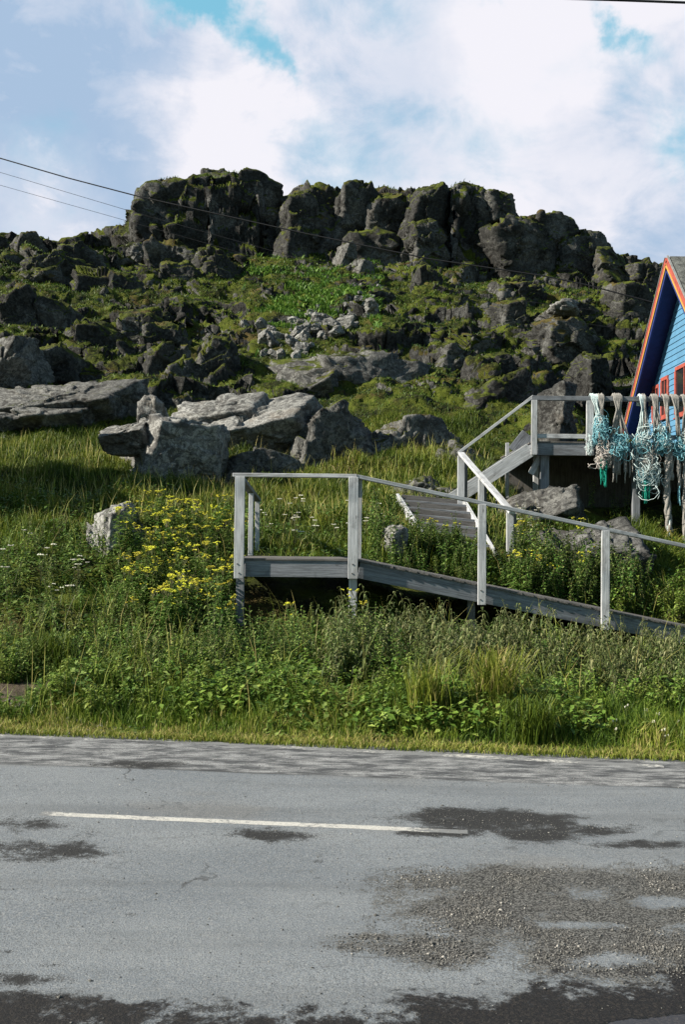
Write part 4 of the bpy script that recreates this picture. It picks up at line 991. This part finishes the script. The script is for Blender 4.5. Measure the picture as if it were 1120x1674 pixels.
wire('black cable across the top right corner of the sky', [P(-1500, -120, 10), P(600, -22, 10), P(930, -2, 10), P(1025, 1, 10), P(1120, 4.5, 10), P(2600, 60, 10)], .013)

# ------------------------------------------------------------------ grass (stuff)
def blades(name, pts, hgt, wid, lean, tint, m, az0=None, bend=.5):
    n = len(pts); a = rng.uniform(0, 6.28, n); la = rng.uniform(0, 6.28, n) if az0 is None else az0
    sdv = np.stack([np.cos(a), np.sin(a), np.zeros(n)], 1) * (wid / 2)[:, None]
    ld = np.stack([np.cos(la), np.sin(la), np.zeros(n)], 1)
    up = np.array([0, 0, 1.0])
    m1 = pts + up * (hgt * .5)[:, None] + ld * (hgt * lean * .28)[:, None]
    tip = pts + up * (hgt * (1 - .35 * lean))[:, None] + ld * (hgt * lean * (.6 + bend * .5))[:, None]
    Vv = np.stack([pts - sdv, pts + sdv, m1 + sdv * .8, m1 - sdv * .8, tip], 1).reshape(-1, 3)
    b = np.arange(n) * 5
    qf = np.stack([b, b + 1, b + 2, b + 3], 1); tf = np.stack([b + 3, b + 2, b + 4], 1)
    tt = np.repeat(tint, 5) + np.tile(np.array([-.18, -.18, 0, 0, .12]), n)
    o = np_mesh(name, Vv, [qf, tf], m, attrs={'tint': np.clip(tt, 0, 1)})
    return tag(o, kind='stuff')
def scatter(n, xr, yr, keep=None, tan=False):
    """random ground points; tan=True: xr given as photo columns"""
    yv = rng.uniform(yr[0], yr[1], n); xv = rng.uniform(xr[0], xr[1], n)
    if tan: xv = (xv - 560) / F * yv
    if keep is not None:
        k = keep(xv, yv); xv, yv = xv[k], yv[k]
    return np.stack([xv, yv, height(xv, yv) - .01], 1)
def clear(xv, yv):
    """keeps plants off the walkway deck, the stairs and the road"""
    on_l = (xv > A0.x - .06) & (xv < A1.x + .1) & (yv > YF - .12) & (yv < 13.45)
    on_r = (xv > A1.x) & (xv < XE) & (yv > YF - .15 + ys_ * xv) & (yv < YF + 1.5 + ys_ * xv)
    sx_ = np.interp(yv, [15.7, 18.7], [(SL1.x + SR1.x) / 2, (SL0.x + SR0.x) / 2])
    on_s = (yv > 15.8) & (yv < 18.9) & (np.abs(xv - sx_) < .62)
    on_d = (xv > 3.75) & (yv > 19.4) & (yv < 31)
    return ~(on_l | on_r | on_s | on_d) & (yv > EDGE(xv) + .02)
bare = lambda xv, yv: np.hypot((xv + 3.6) / 1.15, (yv - 9.25) / .42) > .8 + .45 * fbm(p3(xv / .3, yv / .3), 2, 3)
def patch(pts, s, sc_): return fbm(pts / sc_, 3, s)
# verge along the road: short dry fringe, then lush grass
p_ = scatter(62000, (-160, 1340), (7.2, 9.4), lambda a, b: clear(a, b) & bare(a, b) & (b > EDGE(a) + .0) & (b < EDGE(a) + 1.25), True)
dE = p_[:, 1] - EDGE(p_[:, 0])
hh_ = (.05 + .15 * sst(dE, .0, .8)) * rng.uniform(.5, 1.5, len(p_)) * (1 + .5 * patch(p_, 3, .5))
blades('grass', p_, hh_, rng.uniform(.004, .009, len(p_)), rng.uniform(.1, .9, len(p_)), np.clip(.50 + .28 * patch(p_, 5, .35) + rng.normal(0, .16, len(p_)) + .30 * (1 - sst(dE, 0, .4)), 0, 1), M['grass_blade'])
# ragged dry fringe creeping over the edge of the asphalt
xv = (rng.uniform(-160, 1340, 9000) - 560) / F * 7.9; yv = EDGE(xv) + rng.uniform(-.16, .12, 9000) + .10 * fbm(p3(xv / .25, xv * 0), 3, 141)
k = yv > EDGE(xv) - .10; p_ = np.stack([xv, yv, np.where(yv < EDGE(xv), .006, .0)], 1)[k]
blades('grass', p_, rng.uniform(.03, .10, len(p_)), rng.uniform(.004, .008, len(p_)), rng.uniform(.4, 1.2, len(p_)), np.clip(rng.normal(.78, .16, len(p_)), 0, 1), M['grass_blade'])
# bank
p_ = scatter(54000, (-160, 1340), (8.6, 16), lambda a, b: clear(a, b) & bare(a, b), True)
hh_ = (.16 + .10 * patch(p_, 8, .8)) * rng.uniform(.5, 1.6, len(p_))
k = patch(p_, 77, .55) > .02; p_ = p_[k]; hh_ = hh_[k]
hh_ = hh_ * np.where((p_[:, 1] > 9.3) & (p_[:, 1] < 14) & (p_[:, 0] > -1.6), .45, 1)
blades('grass', p_, np.clip(hh_, .05, .6), rng.uniform(.005, .012, len(p_)), rng.uniform(.1, 1.0, len(p_)), np.clip(.42 + .2 * patch(p_, 15, .7) + rng.normal(0, .14, len(p_)), 0, 1), M['grass_blade'])
# meadow behind
p_ = scatter(120000, (-80, 1150), (14.5, 28), clear, True)
wv = patch(p_, 23, 1.6); hh_ = (.20 + .10 * wv) * rng.uniform(.5, 1.5, len(p_))
blades('grass', p_, np.clip(hh_, .05, .5), rng.uniform(.010, .022, len(p_)), rng.uniform(.2, 1.1, len(p_)), np.clip(.44 + .34 * patch(p_, 25, .9) + rng.normal(0, .15, len(p_)), 0, 1), M['grass_blade'])
# hill: coarse tufts where there is no rock
cand = np.where((HV[:, 1] > 25) & (HV[:, 1] < 60) & (HR < .40) & (np.abs(HU - 560) < 640) & (HN[:, 2] > .5))[0]
wt_ = HV[cand, 1]
cand = rng.choice(cand, 110000)
p_ = HV[cand] + rng.normal(0, .05, (len(cand), 3)) * np.array([1, 1, 0])
dn = p_[:, 1]
blades('hill_grass', p_ - np.array([0, 0, .03]), rng.uniform(.07, .20, len(p_)) * (dn / 40) ** .5, rng.uniform(.02, .05, len(p_)) * dn / 40, rng.uniform(.3, 1.2, len(p_)),
       np.clip(.20 + .32 * patch(p_, 33, 2.2) + rng.normal(0, .09, len(p_)), 0, .8), M['grass_blade'])
# brighter ferns in the gully
cand = np.where((HV[:, 1] > 33) & (HV[:, 1] < 56) & (HR < .4) & (HU > 390) & (HU < 620))[0]
cand = rng.choice(cand, 16000); p_ = HV[cand]; k = patch(p_, 43, 2.0) > .12; p_ = p_[k]
blades('fern', p_, rng.uniform(.18, .4, len(p_)), rng.uniform(.04, .10, len(p_)), rng.uniform(.5, 1.2, len(p_)), np.clip(rng.normal(.30, .2, len(p_)), 0, 1), M['bright_leaf'])
# tall seeding grass stems
p_ = scatter(2300, (-60, 1180), (8.5, 15.5), lambda a, b: clear(a, b) & bare(a, b), True)
p_ = p_[patch(p_, 51, .9) > -.1]
blades('tall_grass', p_, rng.uniform(.35, .75, len(p_)), rng.uniform(.005, .009, len(p_)), rng.uniform(.15, .7, len(p_)), np.clip(rng.normal(.80, .14, len(p_)), 0, 1), M['grass_blade'])
p_ = scatter(2600, (-60, 900), (16, 25), clear, True)
blades('tall_grass', p_, rng.uniform(.30, .6, len(p_)), rng.uniform(.008, .014, len(p_)), rng.uniform(.1, .5, len(p_)), np.clip(rng.normal(.88, .12, len(p_)), 0, 1), M['grass_blade'])

def leaf_cloud(name, pts, size, m, tintc=.5, flat=.5):
    """low broad-leaved ground cover: single bent leaves"""
    n = len(pts); a = rng.uniform(0, 6.28, n); el = rng.uniform(-.3, .9, n)
    dv = np.stack([np.cos(a) * np.cos(el), np.sin(a) * np.cos(el), np.sin(el)], 1)
    sd_ = np.stack([-np.sin(a), np.cos(a), rng.uniform(-flat, flat, n)], 1)
    L = size * rng.uniform(.6, 1.4, n); w = L * rng.uniform(.35, .6, n)
    mid = pts + dv * (L * .45)[:, None]
    tip = pts + dv * L[:, None] - np.array([0, 0, 1]) * (L * .25)[:, None]
    Vv = np.stack([pts, mid + sd_ * (w / 2)[:, None], tip, mid - sd_ * (w / 2)[:, None], mid - np.array([0, 0, 1]) * (w * .15)[:, None]], 1).reshape(-1, 3)
    b = np.arange(n) * 5
    f = np.concatenate([np.stack([b, b + 1, b + 4], 1), np.stack([b + 1, b + 2, b + 4], 1), np.stack([b + 2, b + 3, b + 4], 1), np.stack([b + 3, b, b + 4], 1)])
    o = np_mesh(name, Vv, [f], m, attrs={'tint': np.repeat(np.clip(tintc + rng.normal(0, .2, n), 0, 1), 5)})
    return tag(o, kind='stuff')
p_ = scatter(60000, (-160, 1340), (8.1, 13), lambda a, b: clear(a, b) & bare(a, b), True)
k = patch(p_, 61, .45) > -.05; p_ = p_[k]; p_[:, 2] += rng.uniform(.02, .24, len(p_)) * sst(p_[:, 1] - EDGE(p_[:, 0]), .1, .8)
leaf_cloud('ground_cover', p_, .066, M['green_leaf'], .62)
p_ = scatter(34000, (-160, 1340), (12.5, 19), clear, True)
k = patch(p_, 67, .8) > .0; p_ = p_[k]; p_[:, 2] += rng.uniform(.02, .28, len(p_))
leaf_cloud('ground_cover', p_, .075, M['green_leaf'], .5)
p_ = scatter(9000, (130, 1000), (8.1, 9.6), lambda a, b: clear(a, b) & (b > EDGE(a) + .35), True)
k = patch(p_, 71, .4) > .1; p_ = p_[k]; p_[:, 2] += rng.uniform(.03, .22, len(p_))
leaf_cloud('ground_cover', p_, .075, M['bright_leaf'], .5)

# ------------------------------------------------------------------ plants, each a thing with its parts
def make_leafy(name, label, cat, seed, H, nl, leafm, L, w, droop, lean=.12, group=None, tint=(.2, .9), tuft=False):
    r_ = random.Random(seed); root = tag(empty(name, (0, 0, 0)), label, cat, group)
    sm = MB(); lf = MB()
    ns = 3
    for s_ in range(ns):
        a = r_.uniform(0, 6.28); ln = r_.uniform(.5, 1.4) * lean; h_ = H * r_.uniform(.72, 1.05)
        pts = [Vector((math.cos(a) * (.05 * s_ + ln * h_ * k * k), math.sin(a) * (.05 * s_ + ln * h_ * k * k), h_ * k)) for k in (0, .25, .5, .75, 1)]
        sm.tube(pts, .006, 5, taper=.4)
        for i in range(nl):
            k = .12 + .88 * (i + r_.random()) / nl; j = min(3, int(k * 4)); p_ = pts[j].lerp(pts[j + 1], k * 4 - j)
            b = i * 2.4 + r_.uniform(-.5, .5); el = r_.uniform(-.1, .6) if k < .9 else r_.uniform(.3, 1.1)
            sc_ = r_.uniform(.6, 1.15) * (1.1 - .45 * k)
            lf.leaf(p_, (math.cos(b) * math.cos(el), math.sin(b) * math.cos(el), math.sin(el)), L * sc_, w * sc_, droop * r_.uniform(.5, 1.4), r_.uniform(*tint))
    sm.build('stem', M['stem_green'], root); lf.build('leaves', M[leafm], root, uv=False)
    return root
def make_tansy(label, seed, H, group):
    r_ = random.Random(seed); root = tag(empty('ragwort_plant', (0, 0, 0)), label, 'flower', group)
    sm = MB(); lf = MB(); heads = []
    for s_ in range(4):
        a = r_.uniform(0, 6.28); ln = r_.uniform(.04, .22); h_ = H * r_.uniform(.75, 1.05)
        pts = [Vector((math.cos(a) * (.03 + ln * h_ * k), math.sin(a) * (.03 + ln * h_ * k), h_ * k)) for k in (0, .3, .6, .85)]
        sm.tube(pts, .005, 5, taper=.6)
        for i in range(22):
            k = .1 + .9 * (i + r_.random()) / 22; j = min(2, int(k * 3)); p_ = pts[j].lerp(pts[j + 1], k * 3 - j)
            b = i * 2.4 + r_.uniform(-.4, .4)
            for c in range(3):
                bb = b + (c - 1) * .45; el = r_.uniform(0, .7)
                lf.leaf(p_, (math.cos(bb) * math.cos(el), math.sin(bb) * math.cos(el), math.sin(el)), .11 * r_.uniform(.6, 1.2) * (1.15 - .4 * k), .026, .3, r_.uniform(.25, 1.0))
        tp = pts[-1]; fl = MB(); heads.append(fl)
        for c in range(7 if s_ < 2 else 2):
            an = r_.uniform(0, 6.28); rr = r_.uniform(0, .065); e = tp + Vector((math.cos(an) * rr + ln * .1, math.sin(an) * rr, h_ * .13 + r_.uniform(-.03, .02)))
            sm.tube([tp, e], .0028, 4)
            for d_ in range(5):
                a2 = r_.uniform(0, 6.28); o = e + Vector((math.cos(a2), math.sin(a2), 0)) * r_.uniform(0, .022) + Vector((0, 0, r_.uniform(0, .012)))
                n_ = 6; R_ = r_.uniform(.007, .011)
                fl.add([o + Vector((0, 0, .006))] + [o + Vector((R_ * math.cos(q_ * 6.283 / n_), R_ * math.sin(q_ * 6.283 / n_), 0)) for q_ in range(n_)] + [o - Vector((0, 0, .008))],
                       [(0, 1 + q_, 1 + (q_ + 1) % n_) for q_ in range(n_)] + [(n_ + 1, 1 + (q_ + 1) % n_, 1 + q_) for q_ in range(n_)], None, r_.random())
    sm.build('stem', M['stem_green'], root); lf.build('leaves', M['green_leaf'], root, uv=False); [q_.build('flower_head', M['yellow_flower'], root, uv=False) for q_ in heads]
    return root
def make_yarrow(name, label, seed, H, group, ball=False):
    r_ = random.Random(seed); root = tag(empty(name, (0, 0, 0)), label, 'flower', group)
    sm = MB(); heads = []
    for s_ in range(2):
        fl = MB(); heads.append(fl)
        a = r_.uniform(0, 6.28); h_ = H * r_.uniform(.7, 1); tp = Vector((math.cos(a) * .12 * h_, math.sin(a) * .12 * h_, h_))
        sm.tube([(0, 0, 0), tp * .5 + Vector((0, 0, .02)), tp], .004, 4, taper=.6)
        for i in range(3): sm.leaf(tp * (.2 + .2 * i), (math.cos(i * 2.2), math.sin(i * 2.2), .3), .08, .015, .3, .4)
        for d_ in range(16):
            an = r_.uniform(0, 6.28); rr = math.sqrt(r_.random()) * (.007 if ball else .028)
            o = tp + Vector((math.cos(an) * rr, math.sin(an) * rr, (r_.uniform(-.010, .010) if ball else r_.uniform(0, .008)))); R_ = .0035 if ball else .007; n_ = 5
            fl.add([o + Vector((0, 0, .006))] + [o + Vector((R_ * math.cos(q_ * 6.283 / n_), R_ * math.sin(q_ * 6.283 / n_), 0)) for q_ in range(n_)] + [o - Vector((0, 0, .006))],
                   [(0, 1 + q_, 1 + (q_ + 1) % n_) for q_ in range(n_)] + [(n_ + 1, 1 + (q_ + 1) % n_, 1 + q_) for q_ in range(n_)], None, r_.random())
    sm.build('stem', M['stem_green'], root); [q_.build('flower_head', M['white_flower'], root, uv=False) for q_ in heads]
    return root
used = set()
def place(proto, x, y, label, group, sc=1.0, lift=0.0):
    z = hz(x, y) + lift - .02; rz = rnd.uniform(0, 6.28)
    if proto.name not in used:
        used.add(proto.name); proto.location = (x, y, z); proto.rotation_euler = (0, 0, rz); proto.scale = (sc, sc, sc); proto['label'] = label; proto['group'] = group; return proto
    return dup(proto, (x, y, z), rz, sc, label, group)
def ok(x, y): return bool(clear(np.array([x]), np.array([y]))[0])
# ragwort: the big yellow clump left of the landing, and a few on the right
ry = [make_tansy('', 400 + i, h_, '') for i, h_ in enumerate((.62, .74, .86))]
LY = 'yellow flowering ragwort in the big clump left of the landing'; GY = 'ragwort clump left of the landing'
i = 0
while i < 70:
    k = rnd.random(); px = 185 + 205 * k ** .8 + rnd.gauss(0, 14); Yp = rnd.uniform(10.9, 14.4 + .5 * k)
    x = (px - 560) / F * Yp
    if px > 392 or px < 175 or not ok(x, Yp): continue
    place(ry[i % 3], x, Yp, LY, GY, rnd.uniform(.75, 1.1)); i += 1
i = 0
while i < 9:
    px = rnd.uniform(845, 985); Yp = rnd.uniform(13.9, 16.5); x = (px - 560) / F * Yp
    if not ok(x, Yp): continue
    place(ry[i % 3], x, Yp, 'yellow flowering ragwort between the stairs and the sloping rock, behind the ramp rail', 'ragwort behind the ramp rail', rnd.uniform(.7, 1.05)); i += 1
for px, Yp in ((704, 15.2), (742, 15.3)):
    place(ry[rnd.randrange(3)], (px - 560) / F * Yp, Yp, 'yellow ragwort at the foot of the lower stairs', 'ragwort at the foot of the stairs', .75)
for px, Yp in ((590, 11.0), (478, 11.4)):
    place(ry[rnd.randrange(3)], (px - 560) / F * Yp, Yp, 'sparse ragwort among the leafy stems under the landing', 'ragwort under the landing', rnd.uniform(.7, .95))
# leafy stems under the landing and the ramp
wl1 = [make_leafy('willowherb_plant', '', 'plant', 500 + i, h_, 24, 'green_leaf', .12, .050, .45, .12, tint=(.05, 1.1)) for i, h_ in enumerate((.62, .78, .9))]
wl3 = [make_leafy('leafy_shrub', '', 'shrub', 560 + i, h_, 30, 'green_leaf', .095, .062, .35, .16, tint=(.0, 1.0)) for i, h_ in enumerate((.58, .72, .86))]
wl4 = [make_leafy('herb_plant', '', 'plant', 580 + i, h_, 26, lm_, L_, w_2, .5, .2, tint=(.05, 1.1)) for i, (h_, lm_, L_, w_2) in enumerate(((.55, 'green_leaf', .13, .055), (.7, 'bright_leaf', .10, .05), (.8, 'green_leaf', .12, .035), (.6, 'olive_leaf', .10, .04)))]
wl2 = [make_leafy('willow_bush', '', 'bush', 520 + i, h_, 30, 'olive_leaf', .125, .034, .9, .25, tint=(.1, 1)) for i, h_ in enumerate((.5, .62, .72))]
i = 0
while i < 140:
    px = rnd.uniform(330, 700); Yp = rnd.uniform(9.9, 12.0); x = (px - 560) / F * Yp
    if Yp > 11.3 and x > A0.x - .05 and rnd.random() < .75: continue
    place(wl1[i % 3], x, Yp, 'upright leafy willowherb in the shade in front of and under the landing', 'willowherb under the landing', rnd.uniform(.5, .95) * (1.0 if x < A0.x - .1 else .85 if Yp < 10.6 else .66 if Yp < 11.3 else .55)); i += 1
i = 0
while i < 180:
    px = rnd.uniform(540, 1180); Yp = rnd.uniform(9.3, 11.7); x = (px - 560) / F * Yp
    s_ = rnd.uniform(.72, 1.05) * (1.0 if px < 700 else 1.06 if px < 900 else .92)
    if Yp < 9.7: s_ *= .8
    place(wl2[i % 3], x, Yp, 'drooping olive grey willow scrub on the bank below the ramp beam', 'willow scrub below the ramp', s_); i += 1
i = 0
while i < 165:
    px = rnd.uniform(600, 1060) if i < 75 else rnd.uniform(650, 800) if i < 110 else rnd.uniform(840, 1060); Yp = rnd.uniform(13.75, 15.5); x = (px - 560) / F * Yp
    if not ok(x, Yp): continue
    place(wl3[i % 3], x, Yp, 'dark leafy shrub stems behind the ramp and below the stairs', 'leafy stems behind the ramp', rnd.uniform(.6, 1.1)) if px > 840 or px < 650 else place(wl3[i % 3], x, Yp, 'dark leafy shrub stems behind the ramp and below the stairs', 'leafy stems behind the ramp', rnd.uniform(.45, .78)); i += 1
i = 0
while i < 150:
    px = rnd.uniform(-20, 390); Yp = rnd.uniform(9.6, 14.5); x = (px - 560) / F * Yp
    if not ok(x, Yp): continue
    place(wl4[i % 4], x, Yp, 'low leafy plant on the open green bank at the left', 'leafy plants on the left bank', rnd.uniform(.4, .85)); i += 1
for px, py in ((966, 20.6), (1003, 20.2), (1055, 19.8), (1078, 19.0), (1024, 19.9)):
    x = (px - 560) / F * py
    place(wl1[rnd.randrange(3)], x, py, 'thin leafy plant in the dark space under the upper deck', 'plants under the upper deck', .75)
# bright leafy plants right of the last visible post
br = [make_leafy('nettle_plant', '', 'plant', 540 + i, .42, 22, 'bright_leaf', .10, .06, .4, .2) for i in range(2)]
i = 0
while i < 34:
    px = rnd.uniform(1010, 1190); Yp = rnd.uniform(13.8, 15.2); x = (px - 560) / F * Yp
    place(br[i % 2], x, Yp, 'bright green broad leaved plant behind the ramp at the right edge', 'bright plants behind the ramp', rnd.uniform(.8, 1.25)); i += 1
i = 0
while i < 215:
    px = rnd.uniform(-10, 1130); Yp = rnd.uniform(8.75, 10.2); x = (px - 560) / F * Yp
    if not bare(np.array([x]), np.array([Yp]))[0]: continue
    place(br[i % 2], x, Yp, 'bright broad leaved plant in the verge along the foot of the bank', 'bright plants at the foot of the bank', rnd.uniform(.45, .9)); i += 1
# white flowers
ya = [make_yarrow('yarrow_plant', '', 600 + i, .36, '') for i in range(3)]
for n, (x0, x1, y0, y1, lb, gp_) in ((12, (-5, 150, 11.5, 13.8, 'white yarrow flower on the left bank', 'yarrow on the left bank')), (22, (430, 640, 14.8, 17.5, 'white yarrow flower in the grass framed by the landing rail', 'yarrow behind the landing')), (9, (840, 900, 16.5, 18.5, 'white yarrow flower below the upper deck steps', 'yarrow below the upper deck'))):
    i = 0
    while i < n:
        Yp = rnd.uniform(y0, y1); px = rnd.uniform(x0, x1); x = (px - 560) / F * Yp
        if not ok(x, Yp): continue
        place(ya[i % 3], x, Yp, lb, gp_, rnd.uniform(.85, 1.4)); i += 1
cl = [make_yarrow('clover_plant', '', 620 + i, .20, '', True) for i in range(2)]
for i in range(10):
    px = rnd.uniform(1000, 1115); Yp = EDGE((px - 560) / F * 7.9) + rnd.uniform(.35, 1.1); x = (px - 560) / F * Yp
    place(cl[i % 2], x, Yp, 'round cream clover head at the right end of the verge', 'clover on the verge', rnd.uniform(.6, .9))
# one tall dock spike, an umbellifer, and a fountain of long grass
dk = tag(empty('dock_plant', ((88 - 560) / F * 11.2, 11.2, hz((88 - 560) / F * 11.2, 11.2))), 'tall dock with a pale upright seed spike on the left bank', 'plant')
def rel(o): return Vector(o)
s1 = MB(); s2 = MB(); s3 = MB(); c = dk.location
s1.tube([c, c + Vector((.0, 0, .45)), c + Vector((-.09, 0, .98))], .009, 6, taper=.5)
for i in range(260):
    k = rnd.uniform(.42, 1.0); pz = c + Vector((-.09 * k * k, 0, .98 * k)); a = rnd.uniform(0, 6.28); r_ = rnd.uniform(.006, .05) * (1.15 - .8 * (k - .42) / .58)
    s2.leaf(pz + Vector((math.cos(a), math.sin(a), 0)) * r_, (math.cos(a), math.sin(a), .9), .024, .015, .2, rnd.random())
for i in range(14):
    a = i * 2.4; s3.leaf(c + Vector((0, 0, .03 + .02 * i)), (math.cos(a), math.sin(a), .8), rnd.uniform(.16, .28), .06, .5, rnd.random())
s1.build('stem', M['stem_green'], dk); s2.build('seed_spike', M['bright_leaf'], dk, uv=False); s3.build('leaves', M['green_leaf'], dk, uv=False)
Yp = 15.0; ux = (432 - 560) / F * Yp
um = tag(empty('angelica_plant', (ux, Yp, hz(ux, Yp))), 'tall branching umbellifer skeleton beside the landing corner rail', 'plant')
s1 = MB(); s2 = MB(); c = um.location
s1.tube([c, c + Vector((0, 0, .5)), c + Vector((.02, 0, .95))], .01, 6, taper=.5)
for bz, dx_, dz_ in ((.45, .24, .3), (.6, -.1, .3), (.7, .2, .22), (.95, 0, .06)):
    a = c + Vector((.01, 0, bz)); e = a + Vector((dx_, rnd.uniform(-.05, .05), dz_)); s1.tube([a, (a + e) / 2 + Vector((0, 0, .03)), e], .006, 5, taper=.5)
    for i in range(9):
        an = i * .7; t2 = e + Vector((math.cos(an) * .06, math.sin(an) * .06, .06)); s1.tube([e, t2], .003, 4)
        for j in range(4): s2.leaf(t2, (rnd.uniform(-1, 1), rnd.uniform(-1, 1), .6), .02, .014, .1, rnd.random())
s1.build('stem', M['bright_leaf'], um); s2.build('flower_heads', M['bright_leaf'], um, uv=False)
for px, Yp, lb, n_, H_ in ((872, 8.05, 'arching dark green grass tussock hanging over the road edge', 420, .42), (700, 8.5, 'tall yellow green grass tussock on the verge below the ramp post', 260, .62), (810, 8.6, 'upright tussock of pale grass stems beside the arching tussock', 300, .66), (90, 9.9, 'dark rounded grass hummock beside the bare soil', 420, .5)):
    x = (px - 560) / F * Yp; c = Vector((x, Yp, hz(x, Yp))); q = MB()
    for i in range(n_):
        a = rnd.uniform(0, 6.28); h_ = H_ * rnd.uniform(.5, 1.1); ln = rnd.uniform(.15, .95 if 'arch' in lb or 'hummock' in lb else .4)
        b0 = c + Vector((rnd.gauss(0, .09), rnd.gauss(0, .06), -.01)); dv = Vector((math.cos(a), math.sin(a), 0)); w_ = dv.cross(Vector((0, 0, 1))) * .004
        pt = [b0, b0 + dv * ln * h_ * .2 + Vector((0, 0, h_ * .5)), b0 + dv * ln * h_ * .6 + Vector((0, 0, h_ * .82)), b0 + dv * ln * h_ * 1.05 + Vector((0, 0, h_ * (.95 - .45 * ln)))]
        tt = min(1, max(0, rnd.gauss(.38 if 'dark' in lb else .72, .13)))
        q.add([pt[0] - w_, pt[0] + w_, pt[1] + w_, pt[1] - w_, pt[2] + w_ * .7, pt[2] - w_ * .7, pt[3]], [(0, 1, 2, 3), (3, 2, 4, 5), (5, 4, 6)], None, tt)
    q.off = c.copy(); o = q.build('grass_tussock', M['grass_blade'], uv=False); o.location = c; tag(o, lb, 'grass')
# stones in the bare soil at the left of the verge
n = 420; xs = rng.normal(-2.75, .55, n); yv = EDGE(xs) + rng.uniform(.0, .75, n)
pts = np.stack([xs, yv, height(xs, yv) + .004], 1)
tag(stones_mesh('soil_pebbles', pts, rng.uniform(.006, .026, n), M['gravel_stone']), kind='stuff')
